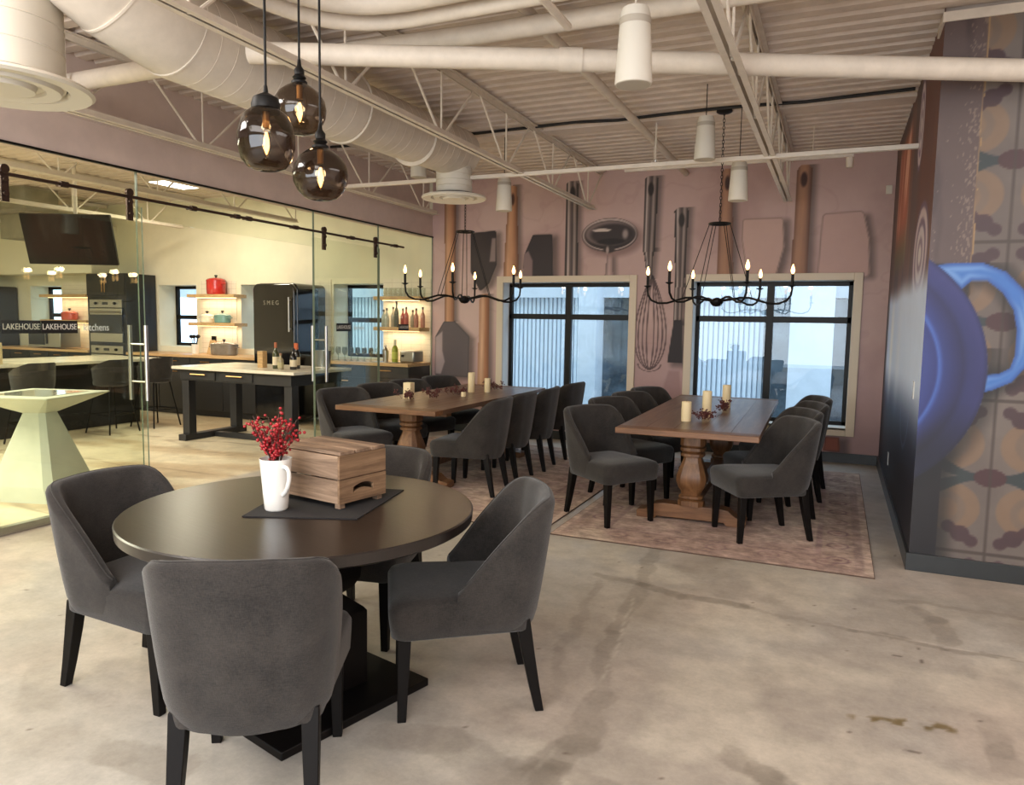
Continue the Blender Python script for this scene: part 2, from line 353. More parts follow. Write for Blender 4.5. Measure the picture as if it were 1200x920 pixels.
# ------------------------------------------------------------------ floor
def floor_col(X, Y):
    c = np.zeros(X.shape+(3,))+np.array([170., 164., 155.])
    n1 = fbm(X, Y, 0.7, 1, 5); n2 = fbm(X, Y, 2.4, 7, 5); n3 = fbm(X, Y, 9.0, 21, 3)
    c = lerp(c, (146, 134, 120), smoothstep(0.48, 0.72, n1)*0.55)
    c = lerp(c, (200, 190, 172), smoothstep(0.50, 0.70, n2)*0.45)
    c = lerp(c, (138, 127, 114), smoothstep(0.60, 0.78, fbm(X, Y, 1.5, 31, 5))*0.6)
    c = lerp(c, (180, 162, 148), smoothstep(0.5, 0.7, fbm(X, Y, 1.1, 44, 3))*0.4)
    wx = X+0.16*(fbm(X, Y, 2.2, 51)-0.5)+0.05*(n3-0.5); wy = Y+0.16*(fbm(X, Y, 2.2, 61)-0.5)+0.05*(n3-0.5)
    patch = smoothstep(0.35, 0.6, fbm(X, Y, 1.8, 91, 4))
    def chain(P, wd, k): return [(P[i], P[i+1], wd, k) for i in range(len(P)-1)]
    bands = (chain([(-0.93, 2.0), (-0.83, 2.15), (-0.81, 2.4)], 0.075, 0.8)+chain([(-0.81, 2.4), (-0.82, 2.75)], 0.07, 0.85)+chain([(-0.82, 2.75), (-0.92, 3.4), (-0.95, 4.12)], 0.045, 0.5)
             +chain([(-1.25, 4.18), (-0.95, 4.12)], 0.04, 0.55)+chain([(-0.95, 4.12), (-1.07, 4.85)], 0.05, 0.45)+chain([(-0.95, 4.12), (-0.7, 3.99), (-0.35, 4.02)], 0.042, 0.75)+chain([(-0.35, 4.02), (0.15, 3.93), (0.52, 3.89), (0.9, 3.9)], 0.022, 0.65)
             +chain([(0.33, 4.53), (0.96, 4.53), (1.5, 4.5)], 0.028, 0.5)+chain([(-0.24, 2.57), (-0.14, 2.52), (-0.05, 2.46)], 0.075, 0.7)+chain([(0.57, 3.28), (0.59, 3.06), (0.6, 2.93)], 0.05, 0.7)+chain([(0.43, 4.41), (0.52, 4.29), (0.55, 4.01)], 0.055, 0.5)
             +chain([(-1.01, 2.64), (-1.07, 3.08), (-1.22, 4.07)], 0.03, 0.35)+chain([(-0.93, 2.17), (-0.79, 2.21), (-0.62, 2.22)], 0.05, 0.6)+chain([(-1.4, 2.15), (-1.2, 2.2), (-0.95, 2.1)], 0.09, 0.6)+chain([(-2.5, 1.62), (-2.2, 1.67), (-1.96, 1.69)], 0.10, 0.45)
             +chain([(-3.05, 2.0), (-2.8, 1.8)], 0.08, 0.4)+chain([(-3.6, 2.6), (-3.0, 2.3)], 0.05, 0.35))
    for (a, b, wd, k) in bands:
        d = seg_d(wx, wy, a[0], a[1], b[0], b[1])
        c = lerp(c, (112, 103, 92), (1-smoothstep(wd*0.85, wd*1.05, d))*k*0.62*(0.45+0.55*patch))
    rr = seg_d(wx, wy, 0.18, 3.08, 0.42, 3.13)
    c = lerp(c, (98, 80, 44), (1-smoothstep(0.02, 0.05, rr))*smoothstep(0.45, 0.6, fbm(X, Y, 22, 5, 2))*0.8)
    for (a, b) in [((-0.88, 2.0), (-0.82, 2.4)), ((-0.82, 2.4), (-0.84, 3.0)), ((-0.84, 3.0), (-0.95, 3.9)), ((-0.35, 4.02), (0.9, 3.9))]:
        d = seg_d(X+0.05*(fbm(X, Y, 5, 11)-0.5), Y+0.05*(fbm(X, Y, 5, 13)-0.5), a[0], a[1], b[0], b[1])
        c = lerp(c, (200, 191, 176), (1-smoothstep(0.002, 0.010, d))*0.35*patch)
    sp = vnoise(X, Y, 26, 3); c = lerp(c, (70, 56, 44), smoothstep(0.975, 0.99, sp)*0.6)
    # kitchen side: same concrete, kitchen light painted in as a paler tone, long veins
    k = smoothstep(-5.1, -5.25, X)
    kc = np.zeros(X.shape+(3,))+np.array([212., 200., 172.]); v = fbm(X*0.5+Y*0.4, Y*1.8-X*0.3, 1.2, 77, 5)
    kc = lerp(kc, (168, 144, 112), smoothstep(0.45, 0.68, v)*0.7)
    vein = np.abs(fbm(X*0.35+Y*0.2, Y*1.3, 1.1, 99, 4)-0.5)
    kc = lerp(kc, (120, 98, 76), (1-smoothstep(0.004, 0.02, vein))*0.5)
    return c*(1-k[..., None])+kc*k[..., None]
m_floor = attr_mat('polished_concrete', 0.30, 7, 0.22, bump=0.06, bscale=30, rough2=0.5, fine=0.09)
fx = np.concatenate([np.linspace(-15, -5.4, 120), np.linspace(-5.38, 2.2, 540), np.linspace(2.25, 4, 12)])
fy = np.concatenate([np.linspace(-3, 0.9, 12), np.linspace(0.92, 5.2, 310), np.linspace(5.24, 9.0, 90)])
floor = grid_mesh('floor', fx, fy, lambda u, v: np.stack([u, v, np.zeros_like(u)], 1), floor_col, m_floor)
struct(floor, 'polished concrete floor with patched cracks')
fs = MB().box(-15, 4, -3, 9.0, -0.2, -0.01).build('floor_slab', m_base, floor, smooth=False)

# ------------------------------------------------------------------ back wall with printed utensil mural
YB = 8.94
XL, XR = -5.14, 0.48
def shade_bar(c, X, Z, x0a, x0b, x1a, x1b, z0, z1, cols, rnd=0.05):
    """vertical handle from z0 (between x0a,x0b) to z1 (x1a,x1b): printed cylinder"""
    t = np.clip((Z-z0)/(z1-z0), 0, 1); a = x0a+(x1a-x0a)*t; b = x0b+(x1b-x0b)*t
    ww = (b-a)/2; mid = (a+b)/2; u = (X-mid)/ww
    top = z1-rnd*(1-np.sqrt(np.clip(1-u*u, 0, 1))); ins = (np.abs(u) <= 1) & (Z >= z0) & (Z <= top)
    sh = (X > mid) & (X < b+0.10) & (Z >= z0) & (Z <= z1) & ~ins
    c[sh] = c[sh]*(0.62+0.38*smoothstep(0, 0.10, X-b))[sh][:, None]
    pos = np.clip((u+1)/2, 0, 1); cc = np.stack([np.interp(pos, np.linspace(0, 1, len(cols)), [q[i] for q in cols]) for i in range(3)], -1)
    cc *= (0.93+0.14*fbm(X*6, Z, 4, 3, 3))[..., None]
    c[ins] = cc[ins]; return c
def ell(c, X, Z, cx, cz, rx, rz, col, soft=0.01):
    d = np.hypot((X-cx)/rx, (Z-cz)/rz); return lerp(c, col, (1-smoothstep(1-soft/rx, 1+soft/rx, d)))
def mural(X, Z):
    c = np.zeros(X.shape+(3,))+np.array([188., 158., 150.])
    n = fbm(X, Z, 1.3, 5, 5); c = lerp(c, (168, 136, 130), smoothstep(0.45, 0.7, n)*0.7)
    c = lerp(c, (206, 180, 170), smoothstep(0.50, 0.75, fbm(X, Z, 0.9, 15, 4))*0.6)
    c = lerp(c, (136, 104, 100), (1-smoothstep(0.005, 0.02, np.abs(fbm(X, Z, 1.6, 25, 4)-0.48)))*0.10)
    c = lerp(c, (150, 118, 126), smoothstep(1.6, 0.4, Z)*0.4)
    wood = [(128, 88, 64), (198, 152, 116), (190, 140, 104), (158, 110, 80), (100, 68, 52)]
    wood2 = [(116, 80, 62), (164, 122, 96), (168, 124, 96), (146, 106, 84), (96, 68, 56)]
    steel = [(46, 38, 36), (60, 50, 48), (196, 178, 168), (120, 104, 98), (92, 78, 74), (70, 60, 58), (150, 132, 124), (140, 122, 114), (60, 50, 46), (40, 32, 30)]
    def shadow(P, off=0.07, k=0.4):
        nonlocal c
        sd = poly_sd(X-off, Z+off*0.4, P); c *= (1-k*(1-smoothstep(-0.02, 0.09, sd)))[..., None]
    def blade(P, col, hi=None, rnd=0.03):
        nonlocal c
        shadow(P); sd = poly_sd(X, Z, P)-rnd; c = lerp(c, col, 1-smoothstep(-0.006, 0.006, sd))
        c = lerp(c, tuple(v*0.5 for v in col), (1-smoothstep(0.0, 0.012, np.abs(sd+0.008)))*0.5)
        if hi is not None:
            hp, hc = hi; s2 = poly_sd(X, Z, hp); c = lerp(c, hc, (1-smoothstep(-0.01, 0.015, s2))*(sd < 0)*0.8)
    # plastic spatula left
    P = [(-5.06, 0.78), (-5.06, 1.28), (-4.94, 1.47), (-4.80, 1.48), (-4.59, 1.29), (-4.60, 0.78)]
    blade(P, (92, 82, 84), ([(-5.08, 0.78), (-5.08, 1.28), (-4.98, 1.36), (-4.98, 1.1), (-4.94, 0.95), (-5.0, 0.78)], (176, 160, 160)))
    c = shade_bar(c, X, Z, -4.94, -4.79, -4.96, -4.78, 1.50, 3.3, wood)
    # dark spatula and slim handle
    P = [(-4.52, 2.17), (-4.53, 2.65), (-4.21, 2.67), (-4.20, 2.26), (-4.30, 2.03), (-4.40, 1.95)]
    blade(P, (58, 48, 47), ([(-4.24, 2.6), (-4.19, 2.6), (-4.19, 2.3), (-4.27, 2.3)], (158, 138, 132)))
    c = shade_bar(c, X, Z, -4.44, -4.26, -4.41, -4.27, 0.5, 1.88, [(170, 124, 96), (206, 166, 134), (160, 108, 76), (118, 76, 54)])
    # wooden handle
    c = shade_bar(c, X, Z, -4.07, -3.85, -4.01, -3.89, 2.09, 3.27, wood); c = ell(c, X, Z, -3.95, 3.09, 0.026, 0.075, (70, 42, 32))
    P = [(-3.76, 2.05), (-3.75, 2.36), (-3.64, 2.60), (-3.42, 2.60), (-3.40, 2.05)]
    blade(P, (54, 46, 48), ([(-3.80, 2.05), (-3.79, 2.38), (-3.72, 2.42), (-3.66, 2.30), (-3.66, 2.05)], (150, 124, 122)))
    c = shade_bar(c, X, Z, -3.21, -3.04, -3.22, -3.06, 2.05, 3.28, steel); c = ell(c, X, Z, -3.13, 3.13, 0.035, 0.08, (40, 32, 30))
    # ladle
    c = shade_bar(c, X, Z, -2.69, -2.58, -2.66, -2.60, 2.05, 2.40, [(120, 100, 96), (188, 160, 152), (150, 122, 118)])
    c = ell(c, X, Z, -2.60, 2.55, 0.38, 0.22, (140, 112, 106), 0.08)
    c = ell(c, X, Z, -2.64, 2.595, 0.355, 0.205, (60, 48, 46)); c = ell(c, X, Z, -2.64, 2.60, 0.345, 0.195, (188, 168, 160)); c = ell(c, X, Z, -2.64, 2.595, 0.325, 0.175, (44, 35, 34))
    c = ell(c, X, Z, -2.64, 2.615, 0.315, 0.150, (124, 106, 102), 0.04); c = ell(c, X, Z, -2.60, 2.600, 0.285, 0.130, (52, 42, 42), 0.05)
    c = ell(c, X, Z, -2.74, 2.655, 0.12, 0.018, (206, 188, 176), 0.02); c = ell(c, X, Z, -2.44, 2.60, 0.035, 0.055, (150, 134, 128), 0.02); c = ell(c, X, Z, -2.62, 2.515, 0.17, 0.035, (28, 22, 22), 0.03)
    c = ell(c, X, Z, -2.64, 2.425, 0.075, 0.05, (54, 45, 43), 0.02); c = ell(c, X, Z, -2.66, 2.41, 0.018, 0.045, (170, 150, 142), 0.01)
    # whisk
    for rx in (0.20, 0.155, 0.10, 0.045):
        t = (Z-0.95)/(2.10-0.95); e = np.abs(np.abs(X+2.09)-rx*np.clip(np.sin(np.pi*np.clip(t, 0, 1)**0.72), 0, 1)**0.8*(1-0.1*t))
        c = lerp(c, (70, 52, 52), (1-smoothstep(0.004, 0.012, e))*((t > 0.0) & (t < 1))*0.9)
    c = lerp(c, (70, 52, 52), (1-smoothstep(0.004, 0.012, np.abs(np.hypot(X+2.09, (Z-1.02)*1.6)-0.14)))*(Z < 1.02)*0.8)
    c = shade_bar(c, X, Z, -2.15, -2.10, -2.21, -2.08, 2.05, 2.42, steel); c = shade_bar(c, X, Z, -2.22, -2.07, -2.22, -2.05, 2.38, 3.28, steel); c = ell(c, X, Z, -2.14, 3.12, 0.035, 0.08, (40, 32, 30))
    # pastry brush
    c = shade_bar(c, X, Z, -1.82, -1.71, -1.82, -1.71, 1.50, 2.0, steel); c = shade_bar(c, X, Z, -1.81, -1.70, -1.85, -1.68, 1.95, 2.89, steel); c = ell(c, X, Z, -1.76, 2.74, 0.035, 0.08, (44, 36, 34))
    blade([(-1.80, 1.55), (-1.72, 1.55), (-1.70, 1.06), (-1.86, 1.06)], (40, 32, 34), rnd=0.01)
    # wooden handles and pale spatulas
    c = shade_bar(c, X, Z, -1.33, -1.14, -1.32, -1.20, 2.05, 3.30, wood2); c = ell(c, X, Z, -1.25, 3.14, 0.03, 0.08, (60, 36, 30))
    blade([(-1.03, 2.50), (-1.03, 2.69), (-0.66, 2.69), (-0.64, 2.40), (-0.72, 2.05), (-0.95, 2.05)], (192, 158, 146), rnd=0.04)
    c = shade_bar(c, X, Z, -0.52, -0.34, -0.50, -0.35, 2.05, 3.29, wood2); c = ell(c, X, Z, -0.43, 3.13, 0.035, 0.08, (64, 38, 32))
    blade([(-0.19, 2.10), (-0.17, 2.70), (0.15, 2.71), (0.21, 2.45), (0.23, 2.10)], (190, 156, 146), rnd=0.055)
    # lower marks
    blade([(-0.07, 0.13), (-0.06, 0.27), (0.07, 0.27), (0.08, 0.13)], (140, 78, 62), rnd=0.01)
    P = [(-2.0, 0.45), (-1.85, 0.95), (-1.72, 0.95), (-1.66, 0.45)]; c = lerp(c, (138, 104, 104), (1-smoothstep(-0.02, 0.02, poly_sd(X, Z, P)))*0.5)
    return np.clip(c, 0, 255)
m_mural = attr_mat('printed_mural', 0.62, 3, 0.05, bump=0.03, bscale=40)
WINL = (-4.06, -2.36, 0.39, 2.02); WINR = (-1.585, 0.135, 0.39, 2.02)
us = edges(-5.14, 0.48, 0.0125, (WINL[0], WINL[1], WINR[0], WINR[1])); vs = edges(0, 3.42, 0.0125, (0.39, 2.02))
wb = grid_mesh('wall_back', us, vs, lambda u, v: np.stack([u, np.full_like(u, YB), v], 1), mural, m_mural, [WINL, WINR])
struct(wb, 'mauve back wall printed with oversized kitchen utensils')
# kitchen stretch of the same wall (with three windows) and the solid wall behind
kw = MB()
KW = [(-13.60, -12.75, 1.02, 2.02), (-10.35, -9.51, 1.02, 2.02), (-8.57, -7.35, 1.02, 2.02), (-6.80, -5.93, 0.95, 2.02)]
def wall_with_holes(mb, x0, x1, z0, z1, holes, ya, yb):
    xs = x0
    for (a, b, c, d) in sorted(holes):
        mb.box(xs, a, ya, yb, z0, z1); mb.box(a, b, ya, yb, z0, c); mb.box(a, b, ya, yb, d, z1); xs = b
    mb.box(xs, x1, ya, yb, z0, z1)
wall_with_holes(kw, -15, -5.14, 0, 3.42, KW, YB, YB+0.4)
struct(kw.build('wall_kitchen_back', m_kwall, smooth=False), 'cream kitchen back wall')
kb = MB(); wall_with_holes(kb, -5.14, 0.6, 0, 3.42, [WINL, WINR], YB+0.005, YB+0.28)
kb.build('wall_core', m_reveal, wb, smooth=False)

# windows -------------------------------------------------------------
def window(n, hole, yf, casing=True, mull=True, tz=1.585, label=''):
    r = sempty('window_%d' % n, label); a, b, c, d = hole; t = 0.025
    f = MB()
    for (x0, x1, z0, z1) in ((a, a+0.045, c, d), (b-0.045, b, c, d), (a, b, c, c+0.05), (a, b, d-0.05, d)): f.box(x0, x1, yf, yf+0.06, z0, z1)
    f.build('window_frame', m_black, r, bevel=0.003)
    g = MB(); g.box(a, b, yf, yf+0.06, tz-0.035, tz+0.035)
    if mull: mx = (a+b)/2-0.01; g.box(mx-0.04, mx+0.04, yf-0.005, yf+0.065, c, d)
    g.build('mullion', m_black, r, bevel=0.003)
    MB().box(a, b, yf+0.028, yf+0.034, c, d).build('window_pane', m_winglass, r, smooth=False)
    if casing:
        h = MB(); w_ = 0.09
        for (x0, x1, z0, z1) in ((a-w_, a, c-w_, d+w_*0.9), (b, b+w_, c-w_, d+w_*0.9), (a, b, d, d+w_*0.9), (a, b, c-w_, c)): h.box(x0, x1, YB-0.03, YB+0.01, z0, z1)
        h.build('window_casing', m_casing, r, bevel=0.004)
        s = MB().box(a, b, YB-0.03, yf, c-0.02, c+0.005); s.build('window_sill', m_reveal, r, smooth=False)
    return r
window(1, WINL, 9.13, label='left black-framed window in the mural wall')
window(2, WINR, 9.13, label='right black-framed window in the mural wall')
for i, h in enumerate(KW): window(3+i, h, 9.28, casing=False, mull=False, tz=1.50, label='kitchen window %s' % ('at the far left', 'between the oven tower and shelves', 'behind the fridge', 'beside the bar shelves')[i])

# outside -------------------------------------------------------------
def ext_wall():
    m_sid = mat('corrugated_siding', (206, 214, 222), 0.5); m_pier = mat('pale_concrete_pier', (196, 202, 208), 0.8, noise=0.06, nscale=3)
    mb = MB(); pts = []; x = -12.0; p = 0.075
    while x < 3.0: pts += [(x, 11.6), (x+p*0.62, 11.6), (x+p*0.74, 11.65), (x+p*0.9, 11.65)]; x += p
    n = len(pts); vs_ = [(a, b, -0.6) for a, b in pts]+[(a, b, 1.92) for a, b in pts]
    mb.add(vs_, [(i, i+1, n+i+1, n+i) for i in range(n-1)])
    o = mb.build('wall_neighbour', m_sid, smooth=False); struct(o, 'pale corrugated metal wall outside the windows')
    q = MB(); q.box(-13, 3.5, 11.45, 12.2, 1.92, 3.0)
    for (x0, x1) in ((-3.75, -3.45), (-0.62, -0.05), (0.35, 0.7)): q.box(x0, x1, 11.1, 11.6, -0.6, 3.0)
    q.build('concrete_band', m_pier, o, smooth=False)
    g = MB(); g.box(-3.45, -2.95, 11.50, 11.58, -0.6, 1.9); g.box(-1.0, -0.62, 11.5, 11.58, -0.6, 1.9); g.box(-0.05, 0.35, 11.5, 11.58, -0.6, 1.9)
    g.build('dark_window_glass', mat('neighbour_glazing', (74, 84, 92), 0.15, noise=0.4, nscale=2.5), o, smooth=False)
    gr = MB().box(-16, 5, 9.35, 14, -0.7, -0.6).build('floor_outside', m_pier, smooth=False); struct(gr, 'pale paving outside the windows')
ext_wall()

# right partition wall: side (facing the tables) and front (facing the camera) ------------
def side_mural(Y, Z):
    c = np.zeros(Y.shape+(3,))+np.array([92., 74., 72.])
    n = fbm(Y*3, Z*0.6, 1.5, 4, 4)
    c = lerp(c, (130, 90, 74), smoothstep(0.35, 0.7, n)*0.6)
    band = smoothstep(6.9, 7.2, Y)*(1-smoothstep(8.2, 8.4, Y))*smoothstep(1.95, 2.15, Z)*smoothstep(3.3, 3.1, Z)
    st = fbm(Y*8+Z*2.0, Z*1.0, 1.4, 9, 4); bc = lerp(np.zeros(Y.shape+(3,))+np.array([176., 100., 76.]), (226, 176, 150), smoothstep(0.45, 0.7, st)); bc = lerp(bc, (80, 96, 70), smoothstep(2.5, 2.1, Z)*0.7)
    c = c*(1-band[..., None])+bc*band[..., None]
    br = smoothstep(6.4, 6.0, Y)*smoothstep(1.9, 2.3, Z); c = lerp(c, (98, 58, 46), br*0.8)
    for (cy, cz, ry, rz) in ((5.75, 2.0, 0.52, 0.36), (6.25, 2.98, 0.22, 0.34)):
        d = np.hypot((Y-cy)/ry, (Z-cz)/rz)
        for lim, col in ((1.0, (104, 84, 104)), (0.88, (196, 178, 180)), (0.7, (120, 100, 122)), (0.55, (200, 188, 190)), (0.35, (140, 120, 136)), (0.2, (210, 200, 196))):
            c = lerp(c, col, 1-smoothstep(lim-0.05, lim+0.02, d))
    pot = smoothstep(1.93, 1.72, Z+0.10*(fbm(Y, Z, 1.2, 3)-0.5))
    pc = np.zeros(Y.shape+(3,))+np.array([40., 48., 74.])
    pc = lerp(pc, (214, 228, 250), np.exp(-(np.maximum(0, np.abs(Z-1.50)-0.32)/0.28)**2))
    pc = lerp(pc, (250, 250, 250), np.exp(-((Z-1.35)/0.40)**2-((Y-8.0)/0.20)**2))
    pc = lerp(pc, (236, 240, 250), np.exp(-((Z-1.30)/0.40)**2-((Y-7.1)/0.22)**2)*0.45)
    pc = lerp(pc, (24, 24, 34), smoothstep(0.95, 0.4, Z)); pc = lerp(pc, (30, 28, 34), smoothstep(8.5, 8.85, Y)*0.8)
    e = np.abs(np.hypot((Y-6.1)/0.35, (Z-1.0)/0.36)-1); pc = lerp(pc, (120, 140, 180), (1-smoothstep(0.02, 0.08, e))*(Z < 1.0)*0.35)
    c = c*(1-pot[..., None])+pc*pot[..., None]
    return np.clip(c, 0, 255)
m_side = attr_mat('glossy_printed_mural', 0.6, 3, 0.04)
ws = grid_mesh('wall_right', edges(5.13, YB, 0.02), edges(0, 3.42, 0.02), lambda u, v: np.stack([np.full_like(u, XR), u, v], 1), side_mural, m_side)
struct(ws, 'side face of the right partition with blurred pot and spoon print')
def face_mural(X, Z):
    c = np.zeros(X.shape+(3,))+np.array([124., 112., 104.])
    c = lerp(c, (104, 92, 86), smoothstep(0.4, 0.7, fbm(X, Z, 2, 8, 5))*0.7)
    T = 0.93; x0 = 0.88; z0 = 0.155
    # tile pattern : quadrants mirrored about the seams
    ux = np.abs(((X-x0+T/2) % T)-T/2); uz = np.abs(((Z-z0+T/2) % T)-T/2)      # distance from nearest seam crossing
    # tan rings with curls
    for (cx, cz, r) in ((0.19, 0.27, 0.155),):
        d = np.hypot(ux-cx, uz-cz)
        c = lerp(c, (140, 112, 88), (1-smoothstep(r*0.92, r, d))*0.8); c = lerp(c, (122, 106, 94), (1-smoothstep(0.012, 0.03, np.abs(np.hypot(ux-cx-0.03, uz-cz+0.01)-r*0.55)))*0.7)
    # maroon dumbbells near the crossings
    dd = np.minimum.reduce([np.hypot(ux-0.075, uz-0.07)-0.035, np.hypot(ux-0.20, uz-0.15)-0.035*0+(-0.036), np.hypot(ux-0.135, uz-0.11)-0.05, seg_d(ux, uz, 0.075, 0.07, 0.20, 0.15)-0.03])
    c = lerp(c, (74, 52, 56), (1-smoothstep(-0.004, 0.006, dd))*0.9)
    # teal arms between rows, maroon disc in the middle of the seam
    tz = T/2-uz
    arm = np.abs(tz-0.10*smoothstep(0.06, 0.38, ux))-(0.022+0.02*smoothstep(0.1, 0.3, ux)); c = lerp(c, (50, 60, 62), (1-smoothstep(-0.004, 0.006, arm))*(ux > 0.02)*(ux < T/2)*0.9)
    c = lerp(c, (78, 50, 52), 1-smoothstep(0.95, 1.05, np.hypot(ux/0.085, tz/0.055)))
    seam = np.minimum(ux, uz); c = lerp(c, (70, 58, 52), (1-smoothstep(0.004, 0.010, seam))*0.8)
    # worn plank
    pe = 0.70+0.008*fbm(X*0, Z, 8, 2)
    plank = X < pe-0.05*0
    pc = np.zeros(X.shape+(3,))+np.array([100., 82., 78.]); pc = lerp(pc, (74, 58, 58), smoothstep(0.4, 0.7, fbm(X*6, Z*0.8, 2, 3, 4))*0.7)
    chip = fbm(X*2, Z*0.8, 60, 6, 3)+0.22*smoothstep(0.10, 0.0, np.abs(X-0.665))-0.02; pc = lerp(pc, (168, 146, 128), smoothstep(0.78, 0.86, chip)*0.5)
    pc = lerp(pc, (190, 150, 96), (1-smoothstep(0.003, 0.010, np.abs(X-pe)))*0.8); pc = lerp(pc, (24, 20, 24), smoothstep(1.9, 1.5, Z))
    low = Z < 1.2; edge2 = np.where(low, 0.625, pe); inpl = X < edge2
    c = np.where(inpl[..., None], pc, c)
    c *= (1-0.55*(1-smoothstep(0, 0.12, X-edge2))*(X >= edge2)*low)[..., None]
    # pot lid with rings
    d = np.hypot(X-0.0, Z-1.25); R0 = 0.825
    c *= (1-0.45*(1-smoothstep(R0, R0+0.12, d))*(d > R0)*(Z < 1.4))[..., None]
    pr = np.interp(d, [0, 0.50, 0.56, 0.575, 0.60, 0.66, 0.70, 0.73, 0.80, 0.825], [0, 1, 2, 3, 4, 5, 6, 7, 8, 9])
    cols = np.array([(54, 66, 138), (52, 66, 138), (44, 54, 122), (72, 106, 190), (46, 58, 126), (40, 44, 100), (34, 36, 84), (44, 48, 104), (52, 54, 112), (38, 42, 90)], float)
    pcx = np.stack([np.interp(pr, range(10), cols[:, i]) for i in range(3)], -1)
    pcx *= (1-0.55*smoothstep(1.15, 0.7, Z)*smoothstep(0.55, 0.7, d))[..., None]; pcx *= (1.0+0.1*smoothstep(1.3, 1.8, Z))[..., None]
    # handle
    o_ = [(0.50, 1.885), (0.62, 1.895), (0.76, 1.895), (0.88, 1.84), (0.97, 1.74), (1.03, 1.60), (1.05, 1.42), (1.02, 1.30), (0.95, 1.20), (0.86, 1.15), (0.78, 1.12)]
    i_ = [(0.80, 1.235), (0.88, 1.245), (0.935, 1.28), (0.955, 1.36), (0.955, 1.50), (0.93, 1.62), (0.87, 1.72), (0.79, 1.79), (0.71, 1.79), (0.66, 1.74)]
    sd = poly_sd(X, Z, o_+i_); hc = lerp(np.zeros(X.shape+(3,))+np.array([74., 130., 214.]), (124, 172, 236), smoothstep(-0.045, -0.01, sd+0.02*np.sin(9*(X-Z))))
    hc = lerp(hc, (54, 100, 186), 1-smoothstep(0.0, 0.035, -sd)*1.0)
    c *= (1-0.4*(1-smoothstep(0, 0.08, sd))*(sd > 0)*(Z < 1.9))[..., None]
    c = lerp(c, (0, 0, 0), np.zeros(X.shape)); c = c*(smoothstep(-0.004, 0.004, sd))[..., None]+hc*(1-smoothstep(-0.004, 0.004, sd))[..., None]
    k = 1-smoothstep(R0-0.004, R0+0.004, d); c = c*(1-k[..., None])+pcx*k[..., None]
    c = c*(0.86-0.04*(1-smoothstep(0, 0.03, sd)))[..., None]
    return np.clip(c, 0, 255)
m_face = attr_mat('printed_tile_mural', 0.5, 5, 0.06)
XE = 2.6
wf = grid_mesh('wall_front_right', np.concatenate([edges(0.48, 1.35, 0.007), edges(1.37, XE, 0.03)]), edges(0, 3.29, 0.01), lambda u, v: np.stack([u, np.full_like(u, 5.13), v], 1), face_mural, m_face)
struct(wf, 'front face of the right partition printed with a blue pot on patterned tiles')
MB().box(0.485, XE, 5.135, 5.4, 0, 3.29).build('wall_core', m_reveal, wf, smooth=False)
struct(MB().box(XR-0.012, XE, 5.12, 5.4, 3.29, 3.345).build('trim_1', m_white, smooth=False))
struct(MB().box(-4.0+0, XR, YB-0.016, YB, 0, 0.11).box(-5.14, -4.0, YB-0.016, YB, 0, 0.11).build('baseboard_back', m_base, bevel=0.002))
struct(MB().box(XR-0.016, XR, 5.13, YB, 0, 0.11).build('baseboard_right', m_base, bevel=0.002))
struct(MB().box(XR-0.016, XE, 5.114, 5.13, 0, 0.11).build('baseboard_front', m_base, bevel=0.002))
# other enclosing walls
struct(MB().box(XE, XE+0.1, -3, 5.2, 0, 3.42).build('wall_far_right', m_header, smooth=False))
struct(MB().box(-15.1, -15, -3, YB, 0, 3.42).build('wall_kitchen_left', m_kwall, smooth=False))
bw = MB(); wall_with_holes(bw, -15, 2.6, 0, 3.42, [(-4.4, 2.0, 0.4, 3.0)], -3.1, -3.0)
struct(bw.build('wall_rear', m_kwall, smooth=False))

# glass partition: header beam, panes, doors ---------------------------------------------
hd = MB(); hd.box(XL-0.16, XL, -3, YB, 2.65, 2.93); hd.box(XL-0.16, XL-0.05, -3, YB, 2.93, 3.42)
o = struct(hd.build('wall_left', m_header, smooth=False), 'mauve header above the glass partition')
MB().box(XL-0.04, XL+0.01, -3, YB, 2.93, 2.965).build('header_ledge', m_header, o, bevel=0.004)
struct(MB().box(XL-0.03, XL+0.03, -3, 4.25, 0, 0.055).box(XL-0.03, XL+0.03, 6.42, YB, 0, 0.055).build('trim_2', m_steel, bevel=0.003), 'metal channel along the foot of the glass partition')
struct(MB().box(XL-0.015, XL+0.015, -3, YB, 2.635, 2.65).build('trim_3', m_black, smooth=False), 'black channel above the glass')
def pane(n, y0, y1, z0=0.055, z1=2.64, x=XL):
    o = MB().box(x-0.006, x+0.006, y0, y1, z0, z1).build('window_%d' % n, m_glass, smooth=False)
    e = MB().box(x-0.007, x+0.007, y0, y0+0.0015, z0, z1).box(x-0.007, x+0.007, y1-0.0015, y1, z0, z1).build('glass_edge', mat('glass_edge', (92, 104, 90), 0.3), o, smooth=False)
    return struct(o, 'clear glass panel of the partition')
pane(7, 2.0, 4.25); pane(8, -0.5, 1.99); pane(9, 6.42, 7.62); pane(10, 7.63, YB-0.01); pane(11, 4.26, 6.41, 2.27, 2.64)
RX = XL+0.075
